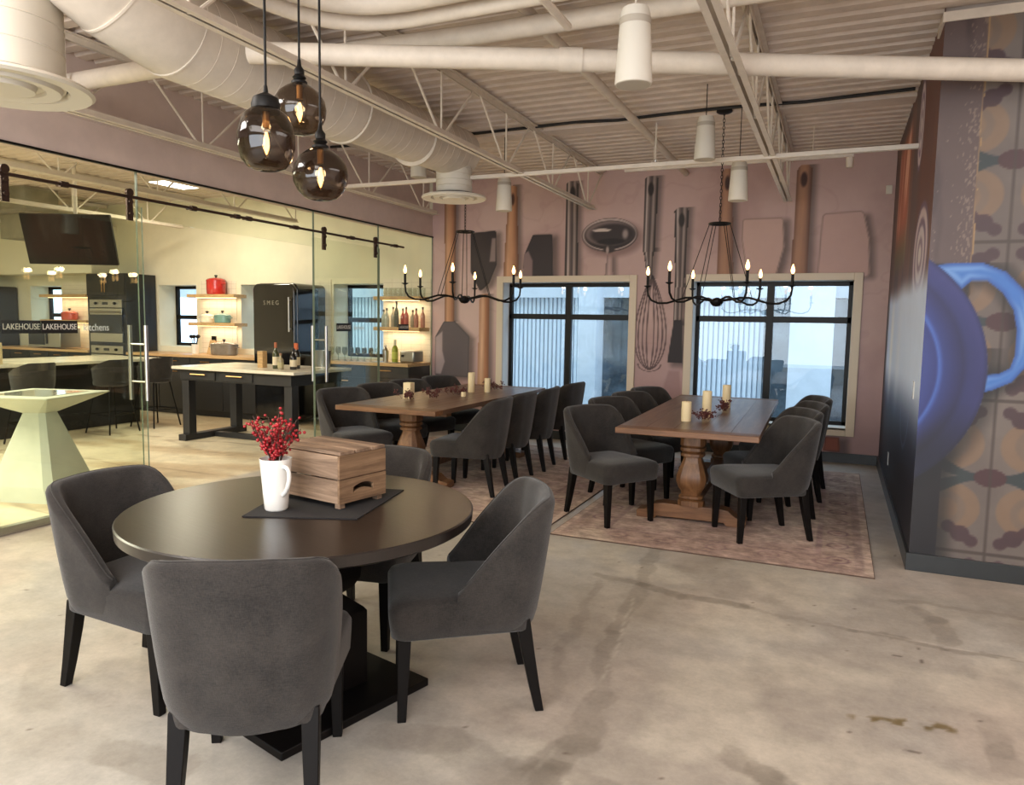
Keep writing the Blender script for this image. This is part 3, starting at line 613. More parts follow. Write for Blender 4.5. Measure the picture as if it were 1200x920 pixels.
def glass_door(n, y0, y1, yh, label):
    r = sempty('door_%d' % n, label)
    MB().box(XL+0.030, XL+0.040, y0, y1, 0.02, 2.36).build('door_glass', m_glass, r, smooth=False)
    MB().box(XL+0.029, XL+0.041, y0, y0+0.0015, 0.02, 2.36).box(XL+0.029, XL+0.041, y1-0.0015, y1, 0.02, 2.36).build('glass_edge', mat('glass_edge', (92, 104, 90), 0.3), r, smooth=False)
    h = MB()
    for sx in (-0.055, 0.125):
        h.tube([(XL+sx, yh, 0.83), (XL+sx, yh, 1.43)], 0.017, 12)
    for z in (0.98, 1.28): h.tube([(XL-0.055, yh, z), (XL+0.125, yh, z)], 0.008, 8)
    h.build('door_handle', m_steel, r)
    for y in (y0+0.14, y1-0.14):
        g = MB(); g.box(RX-0.012, RX+0.006, y-0.025, y+0.025, 2.24, 2.44); g.lathe([(0.030, -0.014), (0.030, 0.014)], (RX, y, 2.452), 16, M=Matrix.Rotation(R_(90), 3, 'Y'))
        g.lathe([(0.018, -0.01), (0.018, 0.022)], (RX, y, 2.38), 10, M=Matrix.Rotation(R_(90), 3, 'Y')); g.lathe([(0.018, -0.01), (0.018, 0.022)], (RX, y, 2.29), 10, M=Matrix.Rotation(R_(90), 3, 'Y'))
        g.build('door_hanger', m_bronze, r)
    return r
glass_door(1, 3.05, 4.27, 4.2, 'left sliding glass door of the kitchen partition')
glass_door(2, 6.36, 7.60, 6.46, 'right sliding glass door of the kitchen partition')
rl = MB().tube([(RX, 1.5, 2.42), (RX, 8.08, 2.42)], 0.0125, 10)
rl = tag(rl.build('sliding_door_rail', m_bronze), 'long dark round rail carrying the sliding glass doors', 'door rail')
for y in (2.3, 3.6, 4.75, 5.25, 5.4, 6.05, 7.0, 7.9): q = MB(); q.lathe([(0.022, -0.03), (0.022, 0.03)], (RX, y, 2.42), 10, M=Matrix.Rotation(R_(90), 3, 'X')); q.tube([(RX, y, 2.42), (XL, y, 2.42)], 0.01, 8); q.build('rail_bracket', m_bronze, rl)
# lettering on the glass
m_sgn = mat('sign_black', (20, 18, 17), 0.5); m_ltr = mat('sign_lettering', (216, 212, 200), 0.5); m_ltr2 = mat('frosted_lettering', (190, 196, 190), 0.6)
RT = (R_(90), 0, R_(90))
def decal(x, yc, label, both=True, s=1.0):
    r = thing('glass_door_sign', label, 'sign', (x, yc, 1.415))
    MB().box(0, 0.002, -0.135*s, 0.135*s, -0.045*s, 0.045*s).build('sign_panel', m_sgn, r, smooth=False)
    text('lettering', 'LAKEHOUSE', 0.058*s, m_ltr, (0.003, 0, 0), RT, r, sx=0.80)
    if both: text('kitchens_lettering', 'kitchens', 0.075*s, m_ltr2, (0.003, 0.285*s, -0.004), RT, r, sx=0.85)
decal(XL+0.042, 3.55, 'black LAKEHOUSE sign with kitchens lettering on the left sliding glass door')
decal(XL+0.008, 3.30, 'black LAKEHOUSE sign on the fixed glass panel, leftmost in the partition', False)
decal(XL+0.042, 6.88, 'black LAKEHOUSE sign on the right sliding glass door')
decal(XL+0.008, 8.19, 'small black LAKEHOUSE sign on the last glass panel by the bar shelves', False, 0.9)

# ------------------------------------------------------------------ ceiling deck, joists, ducts, pipes
def deck():
    mb = MB(); pts = []; y = -3.0; p = 0.155
    while y < 9.3: pts += [(y, 3.375), (y+p*0.55, 3.375), (y+p*0.68, 3.415), (y+p*0.87, 3.415)]; y += p
    n = len(pts)
    mb.add([(-15, a, b) for a, b in pts]+[(4, a, b) for a, b in pts], [(i, i+1, n+i+1, n+i) for i in range(n-1)])
    o = mb.build('ceiling', m_ceil, smooth=False); struct(o, 'painted corrugated metal roof deck')
    MB().box(-15, 4, -3, 9.3, 3.43, 3.5).build('roof_slab', m_ceil, o, smooth=False)
    struct(MB().box(XL, XR, 6.83, 7.02, 3.345, 3.375).build('trim_4', m_ceil, smooth=False), 'flat plate below the deck seam')
    d = MB().tube([(XL+i*0.4*0.999, 6.72+0.03*math.sin(i*1.7), 3.362+0.004*math.sin(i*2.9)) for i in range(15)], 0.014, 8)
    tag(d.build('ceiling_cable', mat('black_cable', (26, 23, 22), 0.7)), 'black cable sagging across the corrugated ceiling', 'cable')
deck()
def joist(x, y0, y1, label, zb=2.86, zt=3.36, node0=4.9, pitch=1.16):
    r = thing('roof_joist', label, 'roof joist', (x, 0, 0), 0, 'white open-web roof joists')
    def chord(z, ya, yb, s):
        m = MB()
        for sx in (-1, 1): m.box(sx*0.012, sx*0.05, ya, yb, z-0.004*1, z+0.004) if False else m.box(min(sx*0.010, sx*0.045), max(sx*0.010, sx*0.045), ya, yb, z-0.004, z+0.004)
        for sx in (-1, 1): m.box(min(sx*0.010, sx*0.016), max(sx*0.010, sx*0.016), ya, yb, min(z, z+s*0.045), max(z, z+s*0.045))
        return m
    chord(zt, y0, YB-0.02, -1).build('top_chord', m_white, r, smooth=False)
    chord(zb, y0, y1, 1).build('bottom_chord', m_white, r, smooth=False)
    w_ = MB(); k = math.floor((y0-node0)/pitch)+1; y = node0+k*pitch
    while y < y1:
        w_.tube([(0, y, zb), (0, y, zt)], 0.008, 6); w_.tube([(0, y-pitch*0.47, zt-0.01), (0, y-0.03, zb+0.01)], 0.010, 6)
        if y+pitch*0.47 < YB: w_.tube([(0, y+pitch*0.47, zt-0.01), (0, y+0.03, zb+0.01)], 0.010, 6)
        y += pitch
    w_.build('web', m_white, r)
joist(-2.75, -1, 8.6, 'white open-web roof joist running just left of the pendant cylinders to mid wall')
joist(-0.57, -1, 8.7, 'white open-web roof joist above the right dining table', node0=5.2)
joist(-4.78, -1, 8.4, 'white open-web roof joist beside the glass header', node0=4.6)
joist(1.75, -1, 5.0, 'white open-web roof joist over the printed tile wall')
joist(-7.1, -1, 8.5, 'white open-web roof joist nearest the glass inside the kitchen', node0=5.0)
joist(-9.3, -1, 8.5, 'white open-web roof joist in the middle of the kitchen', node0=4.4)
joist(-11.5, -1, 8.5, 'white open-web roof joist at the far side of the kitchen', node0=4.8)
def pipe(name, pts, r, label, cat='pipe', m=m_white, n=16, group=None):
    return tag(MB().tube(pts, r, n).build(name, m), label, cat, group)
br = MB().box(-4.75, XR, 6.36, 6.40, 2.84, 2.876).build('joist_bridging', m_white, bevel=0.003); tag(br, 'slim white bridging bar crossing beneath the joists', 'steel bar')
pa = pipe('sprinkler_pipe', [(-3.15, 3.50, 3.12), (2.5, 6.19, 3.02)] if False else [(-3.12, 3.352, 2.99), (0.86, 4.94, 2.915), (1.1, 5.035, 2.91)], 0.059, 'thick white main pipe crossing the room under the deck')
MB().tube([(-1.50, 3.998, 2.96), (-1.38, 4.046, 2.958)], 0.066, 16).build('pipe_coupling', m_white, pa)
pipe('branch_pipe', [(-3.16, 4.0, 3.19), (-2.0, 4.01, 3.17), (2.4, 4.05, 3.17)], 0.055, 'white branch pipe crossing above the main pipe')
def bend(p0, c, p1, n=10):
    p0, c, p1 = Vector(p0), Vector(c), Vector(p1); return [(1-t)**2*p0+2*t*(1-t)*c+t*t*p1 for t in [i/n for i in range(n+1)]]
pipe('conduit_bend', [(-2.62, -0.5, 3.15)]+bend((-2.62, 2.9, 3.15), (-2.62, 3.45, 3.15), (-2.0, 3.45, 3.17))+[(2.4, 3.45, 3.2)], 0.06, 'white bent pipe nearest the ceiling edge, upper of two', group='bent pipes')
pipe('conduit_bend', [(-2.80, -0.5, 3.12)]+bend((-2.80, 2.9, 3.12), (-2.80, 3.62, 3.12), (-2.1, 3.62, 3.14))+[(2.4, 3.62, 3.17)], 0.04, 'white bent pipe under the thicker bent pipe', group='bent pipes')
pipe('wall_pipe', [(-5.0, 3.55, 3.08), (-3.72, 3.55, 3.08)], 0.06, 'short white pipe between the glass header and the big duct elbow')
pipe('deck_pipe', [(-1.72, 0.5, 3.27), (-1.72, YB-0.05, 3.27)], 0.035, 'slim white pipe running to the mural wall above a chandelier')
dp = MB().box(-3.0, -0.72, 7.3, 7.33, 3.03, 3.055).build('light_track', m_white, smooth=False); 
# track rail with its hangers just behind the bridging bar
C.objects.unlink(dp); bpy.data.objects.remove(dp)
lt = thing('light_track', 'white light track under the ceiling near the mural wall', 'light track', (-1.0, 7.6, 3.08))
MB().box(-1.1, 1.05, -0.015, 0.015, -0.015, 0.015).build('track_rail', m_white, lt, smooth=False)
g = MB(); g.lathe([(0.03, -0.09), (0.035, 0)], (1.02, 0, -0.02), 12); g.build('lamp_head', m_white, lt)
for x in (-0.8, 0.7): MB().tube([(x, 0, 0), (x, 0, 0.31)], 0.005, 6).build('hanger_rod', m_white, lt)

def big_duct():
    r = thing('spiral_duct', 'large cream spiral air duct hanging between the roof joists', 'duct', (0, 0, 0))
    X, Z = -3.42, 3.06
    m = MB(); R0 = 0.255
    pts = [(X-0.15, 1.9, 3.60), (X-0.05, 2.35, 3.33), (X, 2.75, 3.13), (X, 3.1, Z), (X, 4.6, Z)]
    m.tube(pts, R0, 40)
    for i, p in enumerate([(X-0.05, 2.35, 3.33), (X, 2.75, 3.13), (X, 3.1, Z)]):
        a = Vector(pts[i+1])-Vector(pts[i]); a.normalize(); p = Vector(p); m.tube([p-a*0.006, p+a*0.006], R0+0.0035, 40)
    m.build('duct_elbow', m_duct, r)
    m = MB()
    for k in range(11):
        y0 = 3.2+k*0.125; m.tube([(X, y0, Z), (X, y0+0.004, Z)], R0+0.0015, 40, True)
    m.build('seam', m_duct, r)
    m = MB().tube([(X, 4.6, Z), (X, 4.72, Z), (X, 6.45, Z+0.05)], [R0, 0.225, 0.225], 36); m.build('duct_run', m_duct, r)
    m = MB()
    for y in (4.62, 5.6): m.tube([(X, y, Z), (X, y+0.014, Z)], (R0 if y < 5 else 0.225)+0.010, 36)
    for k in range(14): y = 4.8+k*0.115; m.tube([(X, y, Z+0.05*(y-4.72)/1.73), (X, y+0.004, Z+0.05*(y-4.72)/1.73)], 0.2262, 36)
    m.build('duct_ring', m_duct, r)
big_duct()
def diffuser(loc, rd, rdisc, ztop, label):
    r = thing('ceiling_diffuser', label, 'air diffuser', loc, 0, 'round air diffusers'); h = ztop-loc[2]
    m = MB().lathe([(rd, 0.03), (rd, h)], n=40)
    for k in range(6): z = 0.06+k*h/6.5; m.lathe([(rd, z), (rd+0.004, z+0.004), (rd, z+0.008)], n=40, caps=False)
    m.build('drum', m_drum, r)
    m = MB().lathe([(rd, 0.05), (rdisc*0.97, 0.028), (rdisc, 0.012), (rdisc*0.96, 0.0), (rdisc*0.72, 0.012), (rdisc*0.70, 0.04)], n=48, caps=False); m.build('outer_ring', m_drum, r)
    m = MB().lathe([(rdisc*0.66, 0.045), (rdisc*0.62, 0.004), (rdisc*0.46, 0.012), (rdisc*0.45, 0.03)], n=48, caps=False); m.lathe([(rdisc*0.36, 0.03), (rdisc*0.34, 0.0), (1e-3, 0.0)], n=40, caps=False); m.build('inner_cone', m_drum, r)
    MB().lathe([(rdisc*0.71, 0.042), (rdisc*0.71, 0.05)], n=40).build('dark_slot', mat('slot_dark', (60, 54, 48), 0.8), r)
diffuser((-3.82, 2.42, 2.60), 0.27, 0.40, 3.4, 'large round cream air diffuser at the top left corner, nearest')
diffuser((-3.42, 6.35, 2.66), 0.17, 0.31, 3.0, 'round white air diffuser below the end of the spiral duct')
diffuser((-8.3, 4.6, 2.42), 0.32, 0.48, 3.4, 'round diffuser inside the kitchen behind the glass')
def speaker(loc, label, s=1.0):
    r = thing('pendant_speaker', label, 'pendant speaker', loc, 0, 'white cone pendant speakers')
    MB().lathe([(0.080*s, 0), (0.083*s, 0.01), (0.066*s, 0.30*s), (0.058*s, 0.325*s), (0.02, 0.33*s)], n=32).build('speaker_body', m_drum, r)
    MB().lathe([(0.070*s, 0.28*s-0.03), (0.0705*s, 0.28*s)], n=32, caps=False).build('band', mat('grey_band', (170, 160, 145), 0.6), r)
    MB().lathe([(0.074*s, -0.002), (0.074*s, 0.0)], n=28).build('speaker_grille', mat('grille', (176, 166, 150), 0.7), r)
    MB().tube([(0, 0, 0.33*s), (0, 0, 3.38-loc[2])], 0.004, 6).build('hanging_wire', m_black if loc[1] > 5 else m_white, r)
for L_, t in [((-0.89, 3.32, 2.56), 'large white cone speaker hanging nearest, overlapping the main pipe'), ((-1.03, 6.05, 2.80), 'white cone speaker hanging in front of the ceiling, beside the right chandelier chain'), ((-0.85, 6.74, 2.58), 'white cone speaker just right of the right chandelier chain'),
              ((-3.92, 6.53, 2.93), 'white cone speaker left of the small round diffuser'), ((-3.15, 6.91, 2.62), 'white cone speaker right of the small diffuser, before a wooden handle print')]: speaker(L_, t)
for i, (p, t) in enumerate([((-0.72, 3.3, 3.02), 'white wire sprinkler guard by the nearest cone speaker'), ((-1.62, 6.9, 2.99), 'white sprinkler guard over the right whisk print')]):
    r = thing('fire_sprinkler', t, 'sprinkler', p, 0, 'caged sprinklers'); m = MB()
    for k in range(8): a = k*math.pi/4; m.tube([(0.0, 0, 0.035), (0.035*math.cos(a), 0.035*math.sin(a), 0.01), (0.03*math.cos(a), 0.03*math.sin(a), -0.03), (0, 0, -0.045)], 0.0035, 6)
    m.build('cage', m_white, r); MB().tube([(0, 0, 0), (0, 0, 3.37-p[2])], 0.008, 8).build('stem', m_white, r); MB().lathe([(0.012, -0.02), (0.02, 0.02)], n=12).build('nozzle', m_steel, r)
rs = thing('rail_stub', 'short white strut hanging at the top edge of the room', 'strut', (-1.29, 3.56, 2.95)); MB().tube([(0, -0.6, 0), (0, 0, 0)], 0.02, 8).build('bar', m_white, rs)
pl = tag(MB().box(-0.03, 0.03, -0.025, 0, -0.045, 0.045).build('wall_sensor', m_drum, bevel=0.004), 'small white sensor box high on the mural wall', 'sensor'); pl.location = (0.42, YB, 2.97)
for (y, z, t) in ((7.42, 0.33, 'white outlet plate low on the right side wall, farther one'), (5.5, 1.10, 'white switch plate on the right side wall near the corner')):
    o = tag(MB().box(-0.006, 0, -0.035, 0.035, -0.057, 0.057).build('wall_plate', m_ceramic, bevel=0.002), t, 'wall plate'); o.location = (XR, y, z)

# ------------------------------------------------------------------ smoked glass pendants over the round table
def pendant(loc, prof, label, cap_r, big=False):
    r = thing('smoked_glass_pendant', label, 'pendant light', loc, 0, 'smoked glass pendants'); zt = prof[-1][1]
    n = 48; MB().lathe(prof, n=n, caps=False).build('glass_shade', m_smoke, r, angle=80)
    c = MB()
    if big: c.lathe([(0.047, zt-0.012), (0.049, zt+0.012), (0.042, zt+0.034), (0.020, zt+0.046), (0.009, zt+0.052), (0.006, zt+0.075)], n=24)
    else: c.lathe([(cap_r+0.004, zt-0.012), (cap_r+0.004, zt), (cap_r-0.006, zt+0.008), (cap_r, zt+0.016), (cap_r-0.008, zt+0.026), (0.02, zt+0.045), (0.009, zt+0.06), (0.006, zt+0.085)], n=24)
    c.build('cap', m_black, r)
    MB().tube([(0, 0, zt+0.05), (0, 0, 3.36-loc[2])], 0.0045, 8).build('cord', m_black, r)
    MB().lathe([(0.012, zt-0.065), (0.013, zt-0.02), (0.013, zt)], n=14).build('socket', m_brass, r)
    zc = zt-0.115; b = MB().lathe([(0.004, -0.05), (0.012, -0.035), (0.016, -0.005), (0.014, 0.03), (0.011, 0.05)], (0, 0, zc), 14); b.build('bulb', m_clear, r)
    f = MB().lathe([(0.002, -0.038), (0.0085, -0.02), (0.0095, 0.01), (0.004, 0.035)], (0, 0, zc), 8); f.build('filament', m_filament, r)
    l = bpy.data.lights.new('bulb_light', 'POINT'); l.energy = 2.2; l.color = (1, 0.72, 0.42); l.shadow_soft_size = 0.02
    lo = bpy.data.objects.new('bulb_light', l); C.objects.link(lo); lo.parent = r; lo.location = (0, 0, zc)
egg = [(0.001, -0.116), (0.040, -0.116), (0.064, -0.107), (0.084, -0.082), (0.095, -0.042), (0.097, -0.005), (0.090, 0.035), (0.074, 0.066), (0.054, 0.083), (0.044, 0.090)]
rnd = [(0.001, -0.092), (0.035, -0.092), (0.06, -0.084), (0.085, -0.06), (0.100, -0.028), (0.104, 0.004), (0.098, 0.036), (0.080, 0.066), (0.055, 0.086), (0.032, 0.098), (0.027, 0.108)]
pendant((-1.83, 2.04, 2.125), egg, 'egg-shaped smoked glass pendant with black dome cap, leftmost of the three', 0.045, True)
pendant((-2.00, 2.42, 2.325), rnd, 'round smoked glass pendant hanging highest and farthest of the three', 0.027)
pendant((-1.83, 2.33, 2.045), rnd, 'round smoked glass pendant hanging lowest and rightmost of the three', 0.027)

# ------------------------------------------------------------------ chandeliers
def chandelier(loc, rz, label, zc=3.37):
    r = thing('chandelier', label, 'chandelier', loc, rz, 'black iron chandeliers over the dining tables')
    MB().lathe([(0.004, -0.05), (0.035, -0.043), (0.058, -0.015), (0.058, 0.005), (0.03, 0.02), (0.012, 0.03)], n=24).build('hub', m_iron, r)
    for k in range(6):
        a = k*math.pi/3; pr_ = [(0.03, 0.0), (0.12, 0.012), (0.20, 0.030), (0.28, 0.028), (0.36, 0.004), (0.44, -0.020), (0.52, -0.022), (0.585, 0.004), (0.617, 0.05), (0.624, 0.11), (0.624, 0.135)]
        ctrl = []
        for i in range(len(pr_)-1):
            for t in (0, 0.5): ctrl.append(tuple(pr_[i][j]*(1-t)+pr_[i+1][j]*t for j in (0, 1)))
        ctrl.append(pr_[-1])
        arm = MB().tube([(q*math.cos(a), q*math.sin(a), z) for q, z in ctrl], 0.0095, 8); ar = arm.build('arm', m_iron, r)
        cx, cy = 0.624*math.cos(a), 0.624*math.sin(a)
        MB().lathe([(0.006, 0.118), (0.034, 0.134), (0.034, 0.138), (0.006, 0.138)], (cx, cy, 0), 14).build('drip_cup', m_iron, ar)
        MB().lathe([(0.0125, 0.138), (0.0125, 0.232)], (cx, cy, 0), 12).build('candle_sleeve', m_iron, ar)
        MB().lathe([(0.007, 0.232), (0.0155, 0.25), (0.017, 0.265), (0.011, 0.288), (0.003, 0.312)], (cx, cy, 0), 12).build('candle_bulb', m_flame, ar)
        l = bpy.data.lights.new('candle_light', 'POINT'); l.energy = 1.6; l.color = (1, 0.74, 0.46); l.shadow_soft_size = 0.03
        lo = bpy.data.objects.new('candle_light', l); C.objects.link(lo); lo.parent = r; lo.location = (cx*0.98, cy*0.98, 0.35)
        MB().tube([(0.088*math.cos(a), 0.088*math.sin(a), 0.675), (0.30*math.cos(a+0.1), 0.30*math.sin(a+0.1), 0.024)], 0.0035, 6).build('rod', m_iron, r)
    t = [(0.09*math.cos(i*math.pi/12), 0.09*math.sin(i*math.pi/12), 0.675) for i in range(25)]
    m = MB().tube(t, 0.008, 8, False); m.tube([(-0.09, 0, 0.675), (0.09, 0, 0.675)], 0.005, 6); m.tube([(0, 0, 0.675), (0, 0, 0.70)], 0.006, 6); m.build('top_ring', m_iron, r)
    ch = MB(); z = 0.70; i = 0; H = zc-loc[2]-0.02
    while z < H:
        a = i % 2*math.pi/2; ca, sa = math.cos(a), math.sin(a)
        ch.tube([(0.009*math.cos(q)*ca, 0.009*math.cos(q)*sa, z+0.017+0.019*math.sin(q)) for q in [j*math.pi/4 for j in range(9)]], 0.0028, 5, False); z += 0.030; i += 1
    ch.build('chain', m_iron, r)
    MB().lathe([(0.01, H-0.02), (0.05, H-0.012), (0.068, H), (0.068, H+0.012)], n=24).build('canopy', m_iron, r)
chandelier((-1.0, 6.78, 1.72), R_(0), 'black iron six-candle chandelier over the right dining table')
chandelier((-3.52, 6.78, 1.735), R_(-13), 'black iron six-candle chandelier over the left dining table')

# ------------------------------------------------------------------ upholstered chair
def make_chair(label):
    r = thing('dining_chair', label, 'chair'); T = 0.052
    # plan path of the shell, outer line, as function of height
    def path(z, nseg=44):
        t = np.clip((z-0.33)/0.52, 0, 1); w_ = 0.220+0.044*t**0.6; yb = -0.250-0.067*t**0.8; rc = 0.13; yf = 0.045-0.0*t
        pts = [(-w_+0.012, yf)]; 
        for i in range(9): pts.append((-w_+0.012*(1-i/8)**2*0.5, yf+(yb+rc-yf)*(i+1)/9))
        for i in range(1, 9): a = math.pi+math.pi/2*i/8; pts.append((-w_+rc+rc*math.cos(a), yb+rc+rc*math.sin(a)))
        x0 = -w_+rc
        mid = [(x0+(-2*x0)*i/10, yb-0.016*math.sin(math.pi*i/10)) for i in range(1, 10)]
        full = pts+mid+[(-x, y) for x, y in reversed(pts)]
        P = np.array(full); s = np.concatenate([[0], np.cumsum(np.hypot(*np.diff(P, axis=0).T))]); s /= s[-1]
        u = np.linspace(0, 1, nseg); return np.stack([np.interp(u, s, P[:, 0]), np.interp(u, s, P[:, 1])], 1)
    NS = 44; u = np.linspace(-1, 1, NS); au = np.abs(u)
    top = 0.845-0.37*np.clip((au-0.46)/0.54, 0, 1)**1.15; top = np.where(au < 0.50, 0.845-0.012*(au/0.46)**2, top)
    # smooth the corner
    k = np.ones(5)/5; top = np.convolve(np.pad(top, 2, mode='edge'), k, 'valid')
    bot = 0.312+0.018*np.clip((au-0.15)/0.5, 0, 1)
    levels = [0.0, 0.06, 0.15, 0.3, 0.5, 0.7, 0.85, 0.95, 1.0]
    rings = []
    for i in range(NS):
        ring = []; zt, zb = top[i], bot[i]
        def P(z, off):
            p = path(z, NS); a = p[min(i+1, NS-1)]-p[max(i-1, 0)]; a = a/np.linalg.norm(a); nrm = np.array([-a[1], a[0]])
            if nrm @ (np.array([0, 0.05])-p[i]) < 0: nrm = -nrm
            q = p[i]+nrm*off; return (q[0], q[1], z)
        for l in levels: z = zb+(zt-0.022-zb)*l; ring.append(P(z, 0.012*(1-min(1, l*8))**2))
        ring += [P(zt-0.010, 0.006), P(zt-0.002, 0.016), P(zt, T*0.5), P(zt-0.002, T-0.014), P(zt-0.012, T-0.004)]
        for l in reversed(levels[:-1]): z = max(zb+0.05, 0.37)*(1-l)+(zt-0.03)*l; ring.append(P(z, T))
        rings.append([Vector(q) for q in ring])
    bk = MB().loft(rings).build('backrest', m_fabric, r, angle=60)
    pp = [Vector(((rings[i][11].x+rings[i][10].x)/2, (rings[i][11].y+rings[i][10].y)/2, rings[i][11].z-0.001)) for i in range(NS)]
    MB().tube(pp, 0.0032, 6).build('piping', m_fabric, bk)
    # seat
    def rr(w0, w1, y0, y1, rad, z, n=6):
        pts = []
        for (cx, cy, a0, wd) in ((w1-rad, y1-rad, 0, w1), (-w1+rad, y1-rad, 90, w1), (-w0+rad, y0+rad, 180, w0), (w0-rad, y0+rad, 270, w0)):
            for i in range(n+1): a = R_(a0+90*i/n); pts.append(Vector((cx+rad*math.cos(a), cy+rad*math.sin(a), z)))
        return pts
    sr = [rr(0.200, 0.232, -0.23, 0.262, 0.05, 0.325), rr(0.206, 0.242, -0.23, 0.272, 0.05, 0.332), rr(0.210, 0.246, -0.23, 0.280, 0.05, 0.40), rr(0.212, 0.247, -0.23, 0.282, 0.055, 0.435), rr(0.220, 0.238, -0.235, 0.272, 0.06, 0.458), rr(0.18, 0.20, -0.20, 0.235, 0.06, 0.474), rr(0.10, 0.11, -0.1, 0.13, 0.05, 0.480)]
    MB().loft(sr).build('seat', m_fabric, r, angle=60)
    for sx in (-1, 1):
        MB().taper((sx*0.195, 0.225, 0.36), (0.024, 0.024), (sx*0.198, 0.235, 0.0), (0.0155, 0.0155)).build('leg', m_leg, r, bevel=0.003)
        m = MB(); c = [(sx*0.175, -0.195, 0.37, 0.025), (sx*0.178, -0.215, 0.24, 0.0225), (sx*0.182, -0.240, 0.10, 0.0185), (sx*0.186, -0.260, 0.0, 0.0155)]
        m.loft([[Vector((x+a*h, y+b*h, z)) for a, b in ((-1, -1), (1, -1), (1, 1), (-1, 1))] for x, y, z, h in c]); m.build('leg', m_leg, r, bevel=0.003)
    for o in C.objects:
        if o.parent is not None and (o.parent == r or o.parent.parent == r): o.data.transform(Matrix.Diagonal((1.06, 1.07, 1.0, 1)))
    return r
def face(dx, dy): return math.atan2(-dx, dy)
c0 = make_chair('grey fabric dining chair nearest the camera, seen from behind at the round table')
c0.location = (-1.635, 1.765, 0); c0.rotation_euler = (0, 0, face(-0.51, 0.86)); c0['group'] = 'chairs around the round table'
G1 = 'chairs around the round table'; G2 = 'chairs along the left dining table'; G3 = 'chairs along the right dining table'
dup(c0, (-1.33, 2.58, 0), face(-0.834, -0.55), 'dark grey fabric chair at the right side of the round table, seen from the side', G1)
dup(c0, (-2.53, 2.12, 0), face(1.0, 0.02), 'charcoal fabric chair at the left side of the round table, in front of the glass', G1)
dup(c0, (-2.07, 2.95, 0), face(0.2, -0.98), 'charcoal chair on the far side of the round table, half hidden by the wooden crate', G1)
W = ('nearest', 'second', 'third', 'farthest')
for i, (x, y, dx, dy) in enumerate([(-2.92, 5.78, -1, -0.10), (-2.95, 6.42, -1, -0.03), (-2.93, 7.02, -1, -0.10), (-2.92, 7.80, -1, 0.10)]):
    dup(c0, (x, y, 0.0085), face(dx, dy), 'charcoal chair on the aisle side of the left dining table, %s from the camera' % W[i], G2)
for i, (x, y, dx, dy) in enumerate([(-4.08, 5.66, 0.88, -0.45), (-4.09, 6.31, 0.9, -0.42), (-4.10, 6.92, 0.92, -0.38), (-4.10, 7.62, 0.92, -0.38)]):
    dup(c0, (x, y, 0.0085), face(dx, dy), 'charcoal chair on the glass side of the left dining table, %s from the camera' % W[i], G2)
for i, (x, y, dx, dy) in enumerate([(-1.56, 5.46, 0.82, -0.57), (-1.60, 6.22, 0.85, -0.50), (-1.57, 6.85, 0.88, -0.48), (-1.55, 7.48, 0.88, -0.45)]):
    dup(c0, (x, y, 0.0085), face(dx, dy), 'charcoal chair on the left side of the right dining table, %s from the camera' % W[i], G3)
for i, (x, y, dx, dy) in enumerate([(-0.44, 5.50, -0.85, -0.53), (-0.44, 6.16, -0.85, -0.50), (-0.40, 6.80, -0.9, -0.42), (-0.38, 7.42, -0.9, -0.40)]):
    dup(c0, (x, y, 0.0085), face(dx, dy), 'charcoal chair on the right wall side of the right dining table, %s from the camera' % W[i], G3)

# ------------------------------------------------------------------ round table with crate, mug and berries
def round_table():
    r = thing('round_table', 'round dark espresso wood pedestal table in the foreground', 'table', (-1.9, 2.3, 0), R_(-15))
    MB().lathe([(0.60, 0.705), (0.655, 0.712), (0.667, 0.72), (0.67, 0.755), (0.665, 0.76)], n=96).build('tabletop', m_espresso, r)
    MB().box(-0.45, 0.45, -0.06, 0.06, 0.665, 0.707).box(-0.06, 0.06, -0.45, 0.45, 0.665, 0.707).build('bearer', m_leg, r, bevel=0.004)
    def ring(h, z): return [Vector((a*h, b*h, z)) for a, b in ((-1, -1), (1, -1), (1, 1), (-1, 1))]
    up = [(0.10, 0.40), (0.135, 0.43), (0.155, 0.47), (0.158, 0.52), (0.145, 0.57), (0.12, 0.61), (0.11, 0.65), (0.13, 0.667)]
    MB().loft([ring(h, z) for h, z in up]).build('upper_column', m_leg, r, angle=30)
    MB().loft([ring(h, z) for h, z in ((0.175, 0.03), (0.175, 0.33), (0.165, 0.345), (0.10, 0.405))]).build('lower_column', m_leg, r, bevel=0.004)
    MB().box(-0.35, 0.35, -0.35, 0.35, 0, 0.032).build('base_plate', m_leg, r, bevel=0.004)
round_table()
TZ = 0.76
runner = MB().prism([(-2.00, 2.07), (-1.60, 2.235), (-1.70, 2.72), (-2.18, 2.60)], 'z', TZ, TZ+0.004).build('table_mat', mat('black_felt', (30, 27, 27), 0.95, noise=0.2, nscale=90)); tag(runner, 'black felt mat under the crate and mug on the round table', 'table mat')
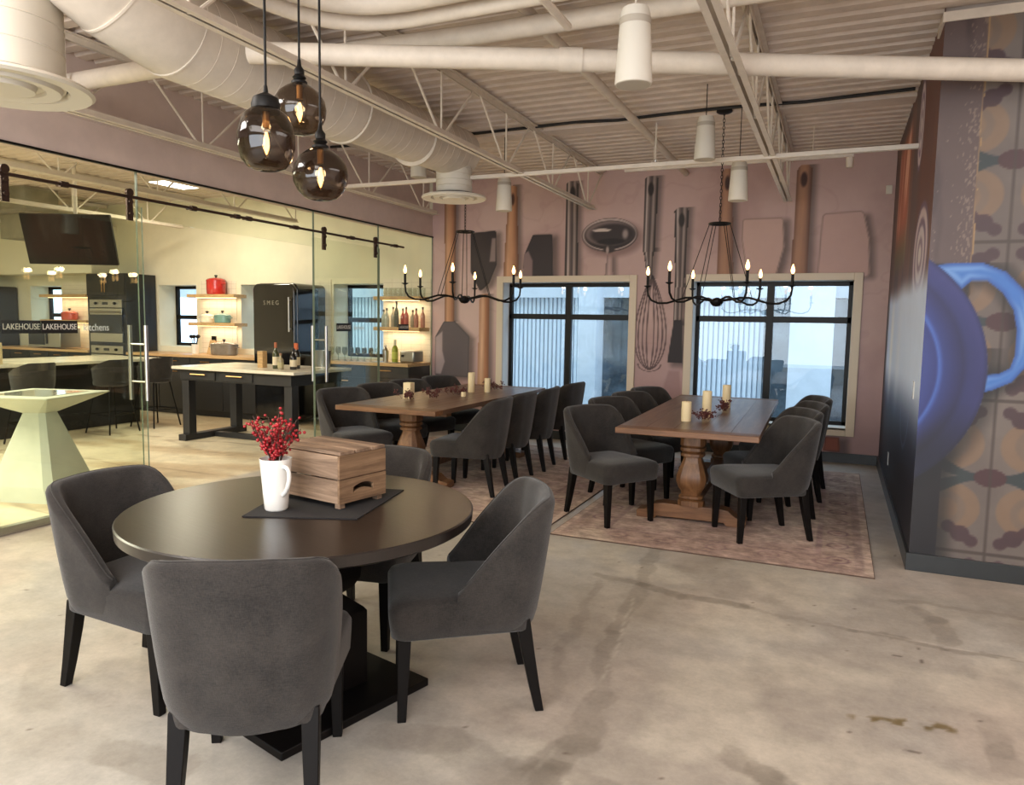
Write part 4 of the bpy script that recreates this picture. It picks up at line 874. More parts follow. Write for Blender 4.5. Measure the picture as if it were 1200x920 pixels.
def crate():
    a = math.atan2(2.49-2.25, -1.68+1.72) ; rz = R_(-10)
    r = thing('wooden_crate', 'weathered wooden slat crate upside down on the black mat', 'crate', (-1.89, 2.46, TZ+0.004), R_(-10))
    L, Wd, Hh, z0 = 0.36, 0.25, 0.215, 0.022    # length along local y' , etc
    hx, hy = 0.175, 0.128
    t = 0.011
    for k in range(2):
        za = z0+k*0.096; zb = za+0.0915
        for sy in (-1, 1): MB().box(-hx, hx, min(sy*hy, sy*(hy-t)), max(sy*hy, sy*(hy-t)), za, zb).build('side_board', m_crate, r, bevel=0.002)
    # end boards, the lower with a cut-out hand hold
    for sx in (-1, 1):
        xa, xb = sorted((sx*hx, sx*(hx+t)))
        MB().box(xa, xb, -hy, hy, z0+0.097, z0+0.19).build('end_board', m_crate_y, r, bevel=0.002)
        hole = [(-0.055+0.11*i/8, 0.052+0.012*math.sin(math.pi*i/8)+0.006) for i in range(9)]; holeb = [(0.055-0.11*i/8, 0.036+0.014*math.sin(math.pi*i/8)-0.002) for i in range(9)]
        m = MB(); m.box(xa, xb, -hy, -0.055, z0, z0+0.094); m.box(xa, xb, 0.055, hy, z0, z0+0.094)
        for P, lo in ((hole, True), (holeb, False)):
            P = sorted(P)
            for i in range(8):
                (y0, v0), (y1, v1) = P[i], P[i+1]
                if lo: poly = [(y0, z0+v0), (y1, z0+v1), (y1, z0+0.094), (y0, z0+0.094)]
                else: poly = [(y0, z0), (y1, z0), (y1, z0+v1), (y0, z0+v0)]
                m.prism(poly, 'x', xa, xb)
        m.build('end_board', m_crate_y, r)
    for sx in (-1, 1):
        for sy in (-1, 1): MB().cbox((sx*(hx-0.014), sy*(hy-t-0.014), 0.1), (0.028, 0.028, 0.2)).build('corner_post', m_crate, r, bevel=0.002)
    w_ = 2*hy/3
    for k in range(3): MB().box(-hx-t, hx+t, -hy+k*w_+0.004, -hy+(k+1)*w_-0.005, z0+0.191, z0+0.205).build('top_slat', m_crate, r, bevel=0.002)
    MB().box(-hx+0.02, hx-0.02, -hy+0.02, hy-0.02, z0+0.0, z0+0.01).build('bottom_board', m_crate, r)
    return r
cr = crate()
def bezier(p, n=8):
    p = [Vector(q) for q in p]; return [(1-t)**3*p[0]+3*t*(1-t)**2*p[1]+3*t*t*(1-t)*p[2]+t**3*p[3] for t in [i/n for i in range(n+1)]]
def mug():
    r = thing('latte_mug', 'tall white latte mug holding red berry sprigs on the round table', 'mug', (-1.955, 2.205, TZ+0.004), 0); r.scale = (1.10, 1.10, 1.12)
    MB().lathe([(0.001, 0.0), (0.036, 0.0), (0.040, 0.006), (0.045, 0.06), (0.054, 0.165), (0.0555, 0.18), (0.0535, 0.18), (0.051, 0.165), (0.042, 0.06), (0.037, 0.012), (0.001, 0.010)], n=40, caps=False).build('mug_body', m_ceramic, r, angle=70)
    d = Vector((0.86, -0.30, 0)).normalized()
    pts = bezier([d*0.049+Vector((0, 0, 0.155)), d*0.105+Vector((0, 0, 0.175)), d*0.098+Vector((0, 0, 0.09)), d*0.046+Vector((0, 0, 0.058))], 12)
    MB().tube(pts, [0.0075]*13, 10).build('handle', m_ceramic, r)
mug()
def berry_sprig(loc, stems, n, spread, h, rb, mb_mat, label, cat, seed, name='berry_sprigs', group=None, flat=False):
    rnd_ = random.Random(seed); r = thing(name, label, cat, loc, 0, group)
    tw = MB(); be = MB()
    for s in range(stems):
        a = rnd_.uniform(0, 2*math.pi); q = rnd_.uniform(0.2, 1)*spread; hh = h*rnd_.uniform(0.45, 1)
        base = Vector((0, 0, -0.12)) if not flat else Vector((rnd_.uniform(-1, 1)*spread*0.6, rnd_.uniform(-1, 1)*spread*0.6, 0.01))
        if flat: hh = h*rnd_.uniform(0.3, 1)
        tip = Vector((q*math.cos(a), q*math.sin(a), hh))+(base if flat else Vector((0, 0, 0)))
        mid = base.lerp(tip, 0.5)+Vector((rnd_.uniform(-.01, .01), rnd_.uniform(-.01, .01), 0.01))
        if not flat: mid = Vector((q*0.25*math.cos(a), q*0.25*math.sin(a), 0.01))
        P = [base, mid, tip]; P = [P[0], P[0].lerp(P[1], .5), P[1], P[1].lerp(P[2], .5), P[2]]
        tw.tube(P, 0.0018, 5)
        for k in range(n):
            t = rnd_.uniform(0.0, 1.0); c = mid.lerp(tip, t)+Vector((rnd_.gauss(0, 1), rnd_.gauss(0, 1), rnd_.gauss(0, 1)))*0.009*(1.2)
            if flat and c.z < rb: c.z = rb
            be.sphere(c, rb*rnd_.uniform(0.8, 1.15), 8, 5); tw.tube([mid.lerp(tip, t), c], 0.0008, 4)
    tw.build('twig', m_twig, r); b = be.build('berries', mb_mat, r); b['kind'] = 'stuff'
    return r
berry_sprig((-1.955, 2.205, TZ+0.204), 27, 14, 0.112, 0.165, 0.0062, m_berry, 'bright red berry sprigs standing in the white latte mug', 'berries', 4)

# ------------------------------------------------------------------ trestle dining tables, rugs, centrepieces
def rug_mat():
    m = bpy.data.materials.new('distressed_rug'); m.use_nodes = True; nt = m.node_tree; b = nt.nodes['Principled BSDF']; b.inputs['Roughness'].default_value = 0.95
    L = nt.links; N = nt.nodes.new
    tc = N('ShaderNodeTexCoord'); n1 = N('ShaderNodeTexNoise'); n1.inputs['Scale'].default_value = 8; n1.inputs['Detail'].default_value = 10; n1.inputs['Roughness'].default_value = 0.75
    mp = N('ShaderNodeMapping'); mp.inputs['Scale'].default_value = (1, 6, 1); n2 = N('ShaderNodeTexNoise'); n2.inputs['Scale'].default_value = 9; n2.inputs['Detail'].default_value = 6
    L.new(tc.outputs['Object'], n1.inputs['Vector']); L.new(tc.outputs['Object'], mp.inputs[0]); L.new(mp.outputs[0], n2.inputs['Vector'])
    a = N('ShaderNodeVertexColor'); a.layer_name = 'Col'
    r = N('ShaderNodeValToRGB'); r.color_ramp.elements[0].position = 0.38; r.color_ramp.elements[0].color = (0.45, 0.41, 0.41, 1); r.color_ramp.elements[1].position = 0.62; r.color_ramp.elements[1].color = (1.1, 1.08, 1.05, 1)
    r2 = N('ShaderNodeValToRGB'); r2.color_ramp.elements[0].position = 0.35; r2.color_ramp.elements[0].color = (0.72, 0.72, 0.74, 1); r2.color_ramp.elements[1].position = 0.65; r2.color_ramp.elements[1].color = (1.12, 1.1, 1.08, 1)
    L.new(n1.outputs['Fac'], r.inputs[0]); L.new(n2.outputs['Fac'], r2.inputs[0])
    x1 = N('ShaderNodeMix'); x1.data_type = 'RGBA'; x1.blend_type = 'MULTIPLY'; x1.inputs[0].default_value = 0.8; x2 = N('ShaderNodeMix'); x2.data_type = 'RGBA'; x2.blend_type = 'MULTIPLY'; x2.inputs[0].default_value = 0.9
    L.new(a.outputs[0], x1.inputs[6]); L.new(r.outputs[0], x1.inputs[7]); L.new(x1.outputs[2], x2.inputs[6]); L.new(r2.outputs[0], x2.inputs[7]); L.new(x2.outputs[2], b.inputs['Base Color'])
    bp = N('ShaderNodeBump'); bp.inputs['Strength'].default_value = 0.3; bp.inputs['Distance'].default_value = 0.003; L.new(n2.outputs['Fac'], bp.inputs['Height']); L.new(bp.outputs[0], b.inputs['Normal'])
    return m
m_rug = rug_mat()
def rug(x0, x1, y0, y1, label):
    def col(X, Y):
        c = np.zeros(X.shape+(3,))+np.array([206., 182., 166.])
        e = np.minimum.reduce([X-x0, x1-X, Y-y0, y1-Y])
        c = lerp(c, (164, 140, 132), ((e > 0.05) & (e < 0.10))*0.6); c = lerp(c, (184, 160, 144), ((e > 0.10) & (e < 0.30))*0.6); c = lerp(c, (156, 128, 128), ((e > 0.30) & (e < 0.34))*0.6)
        u = np.where(np.minimum(X-x0, x1-X) < np.minimum(Y-y0, y1-Y), Y, X); b = (e > 0.10) & (e < 0.30)
        mo = np.hypot(((u+0.17) % 0.34)-0.17, e-0.20); c = lerp(c, (132, 100, 108), (1-smoothstep(0.006, 0.015, np.abs(mo-0.065)))*b*0.7); c = lerp(c, (140, 104, 104), (1-smoothstep(0.02, 0.035, mo))*b*0.6)
        cx, cy = (x0+x1)/2, (y0+y1)/2; dm = np.abs(X-cx)/0.7+np.abs(Y-cy)/1.1
        ang = np.cos(8*np.arctan2(Y-cy, X-cx)); c = lerp(c, (170, 144, 144), (1-smoothstep(0.02, 0.08, np.abs(dm-1+0.06*ang)))*(e > 0.34)*0.6)
        lat = np.abs(np.sin(X*14))*np.abs(np.sin(Y*14)); c = lerp(c, (178, 150, 144), smoothstep(0.55, 0.9, lat)*(e > 0.36)*0.5)
        fade = fbm(X, Y, 1.6, 12, 4); c = lerp(c, (214, 198, 178), smoothstep(0.45, 0.65, fade)*0.6)
        c = lerp(c, (176, 148, 136), smoothstep(0.5, 0.7, fbm(X, Y, 2.1, 41, 4))*0.55)
        return c
    o = grid_mesh('area_rug', edges(x0, x1, 0.014), edges(y0, y1, 0.014), lambda u, v: np.stack([u, v, np.full_like(u, 0.008)], 1), col, m_rug)
    tag(o, label, 'rug', 'distressed pink area rugs under the dining tables')
    MB().box(x0-0.004, x1+0.004, y0-0.004, y1+0.004, 0.0005, 0.0072).build('rug_binding', mat('rug_binding', (88, 70, 60), 0.9), o, smooth=False)
rug(-1.80, 0.28, 4.83, 8.30, 'faded pink rug under the right dining table')
rug(-4.75, -1.88, 4.86, 8.30, 'faded pink rug under the left dining table')
def trestle_table(cx, y0, y1, label, rz=0):
    Lh = (y1-y0)/2; cy = (y0+y1)/2
    r = thing('trestle_table', label, 'dining table', (cx, cy, 0.008), rz, 'wooden trestle dining tables')
    t = MB()
    for a_, b_ in ((-Lh, -Lh+0.14), (Lh-0.14, Lh)): MB().box(-0.50, 0.50, a_, b_, 0.703, 0.745).build('breadboard_end', m_tfoot, r, bevel=0.003)
    for k in range(5): t.box(-0.50+k*0.2+0.0008, -0.50+(k+1)*0.2-0.0008, -Lh+0.1405, Lh-0.1405, 0.703, 0.7445)
    t.build('tabletop', m_table, r, bevel=0.0015)
    MB().box(-0.42, 0.42, -Lh+0.35, -Lh+0.45, 0.655, 0.703).box(-0.42, 0.42, Lh-0.45, Lh-0.35, 0.655, 0.703).build('bearer', m_tfoot, r, bevel=0.004)
    for s in (-1, 1):
        yc = s*(Lh-0.46)
        def sq(h, z): 
            out = []
            for i in range(16):
                a = 2*math.pi*(i+0.5)/16; k = 1/max(abs(math.cos(a)), abs(math.sin(a))); k = k**0.8; out.append(Vector((h*k*math.cos(a), yc+h*k*math.sin(a), z)))
            return out
        prof = [(0.105, 0.125), (0.105, 0.165), (0.085, 0.172), (0.098, 0.185), (0.098, 0.20), (0.078, 0.21), (0.085, 0.235), (0.108, 0.27), (0.122, 0.31), (0.122, 0.35), (0.106, 0.40), (0.088, 0.445), (0.074, 0.48), (0.074, 0.50), (0.092, 0.505), (0.092, 0.525), (0.076, 0.532), (0.098, 0.548), (0.098, 0.57), (0.084, 0.575), (0.10, 0.59), (0.10, 0.655)]
        MB().loft([sq(h*0.93, z) for h, z in prof]).build('pedestal', m_tleg, r, angle=35)
        half = [(0.405, 0.0), (0.41, 0.05), (0.40, 0.062), (0.345, 0.066), (0.315, 0.085), (0.28, 0.115), (0.22, 0.125)]
        poly = [(-x, z) for x, z in half]+[(x, z) for x, z in reversed(half)]+[(0.27, 0.0), (0.25, 0.022), (-0.25, 0.022), (-0.27, 0.0)]
        MB().prism(poly, 'y', yc-0.07, yc+0.07).build('trestle_foot', m_tfoot, r, bevel=0.004, smooth=False)
    MB().box(-0.045, 0.045, -Lh+0.45, Lh-0.45, 0.10, 0.17).build('stretcher', m_tfoot, r, bevel=0.004)
    return r
trestle_table(-0.985, 5.20, 8.05, 'long wooden trestle dining table by the right window', R_(1.5))
trestle_table(-3.54, 5.30, 7.95, 'long wooden trestle dining table by the left window', R_(1.0))
TT = 0.753
def candle(x, y, h, label, rad=0.038, sq=False):
    r = thing('pillar_candle', label, 'candle', (x, y, TT), 0, 'cream pillar candles on the dining tables')
    if sq: MB().cbox((0, 0, h/2), (rad*1.9, rad*1.9, h)).build('wax_body', m_candle, r, bevel=0.003)
    else: MB().lathe([(rad-0.002, 0), (rad, 0.003), (rad, h-0.003), (rad-0.003, h), (rad*0.7, h-0.004), (0.002, h-0.006)], n=28).build('wax_body', m_candle, r)
    MB().tube([(0, 0, h-0.006), (0, 0, h+0.010)], 0.0012, 5).build('wick', m_black, r)
candle(-1.05, 5.80, 0.155, 'cream pillar candle nearest on the right dining table, shortest there'); candle(-0.96, 6.22, 0.21, 'tall cream pillar candle in the middle of the right dining table'); candle(-0.90, 6.95, 0.21, 'cream pillar candle farthest back on the right dining table')
candle(-3.76, 6.10, 0.155, 'square cream candle nearest on the left dining table', 0.042, True); candle(-3.54, 7.0, 0.21, 'tall cream pillar candle far along the left dining table', 0.036); candle(-3.40, 7.10, 0.15, 'shorter cream candle behind the tall one on the left dining table', 0.032); candle(-3.40, 6.55, 0.045, 'small cream votive among the berries on the left dining table', 0.024)
for (x, y, t, s, sd) in ((-0.93, 5.90, 'clump of dried red berries beside the nearest candle on the right dining table', 0.075, 3), (-0.88, 6.60, 'clump of dried red berries between two candles on the right dining table', 0.06, 8), (-3.68, 5.98, 'dried berry sprig at the near end of the left table centrepiece', 0.10, 9), (-3.56, 6.22, 'dried berry garland in the middle of the left table centrepiece', 0.13, 11), (-3.52, 6.60, 'dried berry sprig behind the votive on the left dining table', 0.10, 14), (-3.42, 7.35, 'dried berry sprig at the far end of the left table centrepiece', 0.10, 15)):
    berry_sprig((x, y, TT), 12, 12, s, 0.09, 0.006, m_dberry, t, 'berries', sd, 'dried_berries', 'dried berry centrepieces', True)

# ------------------------------------------------------------------ kitchen behind the glass
# oven tower
def oven_tower():
    x0, x1, y0 = -11.28, -10.39, 8.33
    r = thing('oven_tower', 'tall charcoal cabinet with two built-in ovens in the kitchen', 'cabinet', (x0, y0, 0)); W_ = x1-x0
    MB().box(0, W_, 0.02, YB-y0-0.02, 0, 2.18).build('cabinet_body', m_dark, r, bevel=0.003)
    MB().box(0.01, W_-0.01, 0, 0.02, 1.83, 2.17).build('upper_door', m_dark, r, bevel=0.002); 
    h = MB()
    for x in (0.40, 0.46): h.tube([(x, -0.025, 1.88), (x, -0.025, 2.06)], 0.006, 8)
    h.build('door_handle', m_brass, r)
    m_og = mat('oven_glass', (22, 23, 26), 0.1)
    for (z0, hgt) in ((1.08, 0.68), (0.40, 0.62)):
        o = MB().box(0.09, W_-0.06, -0.015, 0.02, z0, z0+hgt-0.13).build('oven_door', m_og, r, bevel=0.002)
        MB().box(0.09, W_-0.06, -0.018, 0.02, z0, z0+0.14).box(0.09, W_-0.06, -0.018, 0.02, z0+hgt-0.24, z0+hgt-0.14).build('steel_panel', m_steel, o, bevel=0.002)
        MB().tube([(0.13, -0.05, z0+hgt-0.20), (W_-0.10, -0.05, z0+hgt-0.20)], 0.013, 8).build('oven_handle', m_steel, o)
        p = MB().box(0.09, W_-0.06, -0.015, 0.02, z0+hgt-0.125, z0+hgt).build('control_panel', m_steel, r, bevel=0.002)
        k = MB()
        for x in (0.24, W_-0.21): k.lathe([(0.022, 0), (0.020, 0.025)], (x, -0.015, z0+hgt-0.06), 12, M=Matrix.Rotation(R_(90), 3, 'X'))
        k.build('knob', m_black, p); MB().box(W_/2-0.06, W_/2+0.07, -0.017, 0, z0+hgt-0.08, z0+hgt-0.04).build('display', m_og, p)
    MB().box(0.01, W_-0.01, 0, 0.02, 0.08, 0.38).build('drawer_front', m_dark, r, bevel=0.002)
oven_tower()
# butcher block counters with cabinets along the back wall
def base_run(x0, x1, y0, label, drawers, m_top=m_butcher, ztop=0.93):
    r = thing('kitchen_base_cabinet', label, 'cabinet', (x0, y0, 0)); W_ = x1-x0; D = YB-y0
    MB().box(0, W_, 0.05, D-0.02, 0.09, ztop-0.04).box(0.02, W_-0.02, 0.10, D, 0, 0.09).build('cabinet_body', m_dark, r, bevel=0.003)
    n = drawers
    for k in range(n):
        a = k*W_/n+0.006; b = (k+1)*W_/n-0.006
        for (z0, z1) in ((ztop-0.20, ztop-0.05), (0.10, ztop-0.21)):
            d = MB().box(a, b, 0.03, 0.05, z0, z1).build('drawer' if z1 > 0.7 and z0 > 0.5 else 'cabinet_door', m_dark, r, bevel=0.003)
            MB().tube([((a+b)/2-0.09, 0.008, z1-0.05), ((a+b)/2+0.09, 0.008, z1-0.05)], 0.007, 8).build('handle', m_brass, d)
    c = MB().box(x0-0.02, x1+0.01, y0, YB-0.02, ztop-0.04, ztop).build('worktop', m_top, bevel=0.003); tag(c, label.replace('cabinets', 'worktop').replace('charcoal', 'pale butcher block').replace('cabinet', 'worktop')+', its timber top', 'worktop')
base_run(-10.35, -7.72, 8.30, 'charcoal kitchen base cabinets under the middle window', 4)
base_run(-6.55, -5.16, 8.33, 'charcoal kitchen base cabinets under the bar shelves', 2)
base_run(-13.85, -11.30, 8.33, 'charcoal kitchen base cabinets left of the oven tower', 5)
# tile back panels
m_tile = bpy.data.materials.new('white_tile'); m_tile.use_nodes = True
def tilemat():
    nt = m_tile.node_tree; b = nt.nodes['Principled BSDF']; t = nt.nodes.new('ShaderNodeTexBrick'); tc = nt.nodes.new('ShaderNodeTexCoord'); mp = nt.nodes.new('ShaderNodeMapping')
    mp.inputs['Rotation'].default_value = (R_(90), 0, 0); t.inputs['Scale'].default_value = 3.2; t.inputs['Color1'].default_value = srgb((232, 224, 206))+(1,); t.inputs['Color2'].default_value = srgb((228, 220, 202))+(1,); t.inputs['Mortar'].default_value = srgb((196, 188, 170))+(1,); t.inputs['Mortar Size'].default_value = 0.008; t.offset = 0
    nt.links.new(tc.outputs['Object'], mp.inputs[0]); nt.links.new(mp.outputs[0], t.inputs['Vector']); nt.links.new(t.outputs[0], b.inputs['Base Color']); b.inputs['Roughness'].default_value = 0.2
tilemat()
for i, (a, b) in enumerate([(-9.40, -8.66), (-5.93, -5.16), (-12.70, -11.30), (-7.30, -6.84)]):
    struct(MB().box(a, b, YB-0.012, YB, 0.93, 2.08).build('trim_%d' % (6+i), m_tile, smooth=False), 'white tiled splashback panel')
def shelf(x0, x1, z, label, led=True):
    r = thing('floating_shelf', label, 'shelf', (x0, 8.66, z), 0, 'oak floating shelves in the kitchen')
    MB().box(0, x1-x0, 0, 0.27, -0.05, 0).build('shelf_board', m_oak, r, bevel=0.003)
    MB().box(0.08, x1-x0-0.08, 0.11, 0.14, -0.056, -0.05).build('light_strip', mat('led_strip', (255, 236, 200), 0.4, emit=(255, 214, 160), estr=5), r, smooth=False)
    l = bpy.data.lights.new('strip_light', 'AREA'); l.shape = 'RECTANGLE'; l.size = x1-x0-0.16; l.size_y = 0.03; l.energy = 2.4; l.color = (1, 0.74, 0.50)
    lo = bpy.data.objects.new('strip_light', l); C.objects.link(lo); lo.parent = r; lo.location = ((x1-x0)/2, 0.16, -0.06)
shelf(-9.42, -8.45, 1.86, 'upper oak shelf carrying the big red stockpot'); shelf(-9.40, -8.44, 1.42, 'lower oak shelf carrying the white and teal pots')
shelf(-5.92, -5.18, 1.83, 'upper oak shelf of glassware beside the glass partition'); shelf(-5.92, -5.18, 1.41, 'lower oak shelf of liquor bottles beside the glass partition')
shelf(-12.95, -11.75, 1.86, 'upper oak shelf left of the oven tower'); shelf(-12.95, -11.75, 1.42, 'lower oak shelf with orange pot left of the oven tower')
def pot(loc, rr_, h, col, label, lidk=0.35, oval=1.0, knobc=None):
    r = thing('enamel_pot', label, 'pot', loc); m_ = mat('enamel_'+'_'.join(map(str, col)), col, 0.2, coat=0.5, noise=0.15, nscale=6)
    S = Matrix.Diagonal((oval, 1, 1))
    MB().lathe([(rr_*0.90, 0), (rr_*0.98, h*0.08), (rr_, h*0.5), (rr_*1.01, h)], n=32, M=S).build('pot_body', m_, r)
    ld = MB().lathe([(rr_*1.03, h), (rr_*1.03, h+0.012), (rr_*0.9, h+0.03), (rr_*0.45, h+0.048), (0.01, h+0.054)], n=32, M=S).build('lid', m_, r)
    MB().lathe([(0.01, h+0.05), (0.012, h+0.065), (0.026, h+0.075), (0.022, h+0.09), (0.005, h+0.093)], n=14).build('lid_knob', m_black, ld)
    for s in (-1, 1): MB().tube(bezier([(s*rr_*oval*0.98, -0.04, h*0.8), (s*(rr_*oval+0.05), -0.045, h*0.82), (s*(rr_*oval+0.05), 0.045, h*0.82), (s*rr_*oval*0.98, 0.04, h*0.8)]), 0.009, 8).build('pot_handle', m_, r)
pot((-8.93, 8.79, 1.86), 0.145, 0.21, (190, 40, 36), 'large red enamel stockpot on the upper shelf')
pot((-9.14, 8.80, 1.42), 0.10, 0.09, (226, 218, 196), 'cream enamel pot on the lower shelf, left of the teal pot', oval=1.2)
pot((-8.78, 8.76, 1.42), 0.11, 0.10, (110, 150, 140), 'teal enamel pot on the lower shelf', oval=1.25)
pot((-8.62, 8.62, 0.93), 0.14, 0.15, (120, 110, 100), 'wide grey casserole on the butcher block worktop', oval=1.75)
pot((-12.35, 8.79, 1.42), 0.12, 0.11, (206, 78, 48), 'orange enamel pot on the shelf left of the ovens', oval=1.25)
cr_ = thing('utensil_crock', 'crock of dark utensils on the butcher block worktop', 'utensil holder', (-9.22, 8.62, 0.93)); MB().lathe([(0.05, 0), (0.055, 0.15), (0.05, 0.15), (0.045, 0.01)], n=20).build('crock', m_ceramic, cr_)
for k in range(5): a = k*1.3; MB().tube([(0, 0, 0.03), (0.05*math.cos(a), 0.05*math.sin(a), 0.25)], 0.006, 6).sphere((0.055*math.cos(a), 0.055*math.sin(a), 0.27), 0.03, 8, 6).build('utensil', m_black, cr_)
kn = thing('knife_block', 'dark knife block beside the grey casserole', 'knife block', (-8.98, 8.66, 0.93)); MB().prism([(0, 0), (0.12, 0), (0.17, 0.17), (0.08, 0.22)], 'x', -0.05, 0.05).build('block', m_oak, kn, bevel=0.003)
for k in range(4): MB().box(-0.04+k*0.022, -0.026+k*0.022, 0.10, 0.125, 0.19, 0.28).build('knife_handle', m_black, kn)
# fridge
def fridge():
    x0, x1, y0 = -7.68, -6.94, 8.24
    r = thing('retro_fridge', 'glossy black rounded retro fridge in the kitchen', 'fridge', (x0, y0, 0)); W_ = x1-x0; m_f = mat('gloss_black_enamel', (20, 20, 22), 0.08, coat=0.6)
    def prof(zr0, zr1, rad):
        P = []
        for (cx, cz, a0) in ((W_-rad, zr1-rad, 0), (rad, zr1-rad, 90), (rad, zr0+rad, 180), (W_-rad, zr0+rad, 270)):
            for i in range(7): a = R_(a0+15*i); P.append((cx+rad*math.cos(a), cz+rad*math.sin(a)))
        return P
    MB().prism(prof(0.05, 2.0, 0.08), 'y', 0.07, 0.69).build('fridge_body', m_f, r, bevel=0.01)
    d = MB().prism(prof(0.07, 1.99, 0.09), 'y', 0.0, 0.065).build('fridge_door', m_f, r, bevel=0.015)
    MB().tube([(W_-0.06, -0.045, 1.32), (W_-0.06, -0.045, 1.80)], 0.012, 10).tube([(W_-0.06, -0.045, 1.36), (W_-0.06, 0, 1.36)], 0.01, 8).tube([(W_-0.06, -0.045, 1.76), (W_-0.06, 0, 1.76)], 0.01, 8).build('fridge_handle', m_steel, d)
    text('lettering', 'S M E G', 0.085, m_steel, (W_*0.45, -0.004, 1.72), (R_(90), 0, 0), d, 0.003)
fridge()
# working island table
def kitchen_island():
    r = thing('kitchen_work_table', 'charcoal trestle work table with marble top inside the kitchen', 'work table', (-6.43, 7.02, 0), R_(-1)); w_, d = 0.90, 0.50
    MB().box(-w_-0.03, w_+0.06, -d-0.02, d+0.02, 0.875, 0.91).build('table_top', m_marble, r, bevel=0.003)
    MB().box(-w_+0.04, w_-0.04, -d+0.05, d-0.05, 0.74, 0.875).build('apron', m_dark, r, bevel=0.004)
    for k in range(2):
        a = -w_+0.12+k*0.58; q = MB().box(a, a+0.50, -d+0.035, -d+0.05, 0.755, 0.86).build('drawer', m_dark, r, bevel=0.003); MB().tube([(a+0.13, -d+0.01, 0.82), (a+0.37, -d+0.01, 0.82)], 0.008, 8).build('handle', m_brass, q)
    for sx in (-1, 1):
        for sy in (-1, 1): MB().cbox((sx*(w_-0.10), sy*(d-0.12), 0.41), (0.11, 0.11, 0.67)).build('leg', m_dark, r, bevel=0.004)
        MB().box(sx*(w_-0.10)-0.06, sx*(w_-0.10)+0.06, -d, d, 0.0, 0.075).build('foot_rail', m_dark, r, bevel=0.004)
    MB().box(-w_+0.16, w_-0.16, -0.05, 0.05, 0.0, 0.06).build('stretcher', m_dark, r, bevel=0.004)
kitchen_island()
TI = 0.91
def bottle(loc, h, rb, col, label, capc=(60, 50, 46), group=None, labelc=(214, 200, 170), cap_h=0.12, glassy=False):
    r = thing('bottle', label, 'bottle', loc, 0, group); m_ = mat('bottle_'+'_'.join(map(str, col)), col, 0.12, coat=0.4)
    nr = rb*0.36; MB().lathe([(rb*0.95, 0), (rb, 0.01), (rb, h*0.58), (rb*0.8, h*0.66), (nr, h*0.76), (nr, h*0.97), (nr*1.15, h*0.975), (nr*1.15, h)], n=18).build('bottle_body', m_, r)
    MB().lathe([(nr*1.2, h*(1-cap_h)), (nr*1.25, h*1.005)], n=14).build('cap', mat('cap_'+'_'.join(map(str, capc)), capc, 0.4), r)
    MB().lathe([(rb*1.012, h*0.14), (rb*1.012, h*0.46)], n=18, caps=False).build('bottle_label', mat('blabel_'+'_'.join(map(str, labelc)), labelc, 0.7), r)
GB = 'wine bottles on the work table'
bottle((-6.06, 6.86, TI), 0.31, 0.037, (60, 66, 40), 'tall green wine bottle with tan neck, leftmost on the work table', (170, 96, 60), GB, cap_h=0.2)
bottle((-5.97, 7.10, TI), 0.30, 0.037, (28, 24, 24), 'dark wine bottle with orange neck in the middle of the group', (196, 96, 50), GB, cap_h=0.24)
bottle((-5.88, 7.02, TI), 0.30, 0.037, (24, 22, 24), 'dark wine bottle with orange neck at the right of the group', (196, 96, 50), GB, cap_h=0.24)
bottle((-5.80, 6.86, TI), 0.25, 0.040, (22, 20, 22), 'short dark bottle with cream label in front of the orange-necked ones', (40, 34, 32), GB)
bottle((-5.90, 6.76, TI), 0.19, 0.034, (150, 140, 110), 'small patterned bottle nearest on the work table', (150, 110, 80), GB, (170, 160, 120))
bx = tag(MB().box(-0.04, 0.04, -0.04, 0.04, 0, 0.20).build('menu_block', m_oak, bevel=0.003), 'cream wooden block standing left of the wine bottles', 'block'); bx.location = (-6.32, 6.92, TI)
ib = thing('ice_bucket', 'steel ice bucket at the right end of the work table', 'bucket', (-5.72, 7.30, TI)); MB().lathe([(0.085, 0), (0.10, 0.21), (0.104, 0.215), (0.097, 0.215), (0.082, 0.01)], n=28).build('bucket', m_steel, ib)
# bar shelf bottles and glassware
cl = [(150, 160, 150), (168, 176, 166), (156, 150, 132), (70, 80, 70), (150, 60, 50), (172, 90, 80), (160, 150, 130), (176, 120, 104), (190, 130, 110)]
for k, c_ in enumerate(cl):
    bottle((-5.84+k*0.079, 8.80-0.04*(k % 2), 1.41), (0.24 if k != 3 else 0.36)+0.02*(k % 3), 0.031, c_, ['clear bottle with dark stopper at the left end of the bar shelf', 'clear round bottle second from left on the bar shelf', 'greyish bottle third from left on the bar shelf', 'tall slim dark green bottle rising highest on the bar shelf', 'dark red bottle right of the tall green one', 'bright red and pink bottle near the middle of the bar shelf', 'pale amber bottle right of the bright red one', 'pink bottle second from right on the bar shelf', 'peach bottle at the right end of the bar shelf'][k], (40, 34, 30), 'liquor bottles on the lower bar shelf', c_)
def glass(loc, label, group, stem=True, s=1.0):
    r = tag(MB().lathe(([(0.03, 0), (0.03, 0.003), (0.004, 0.01), (0.004, 0.075), (0.02, 0.09), (0.036, 0.12), (0.037, 0.15), (0.030, 0.19)] if stem else [(0.03, 0), (0.033, 0.003), (0.037, 0.12)]), n=16, caps=False).build('wine_glass' if stem else 'tumbler', m_clear), label, 'glass', group); r.location = loc; r.scale = (s, s, s); return r
ORD = ('first', 'second', 'third', 'fourth', 'fifth', 'sixth', 'seventh', 'eighth', 'ninth')
g0 = None
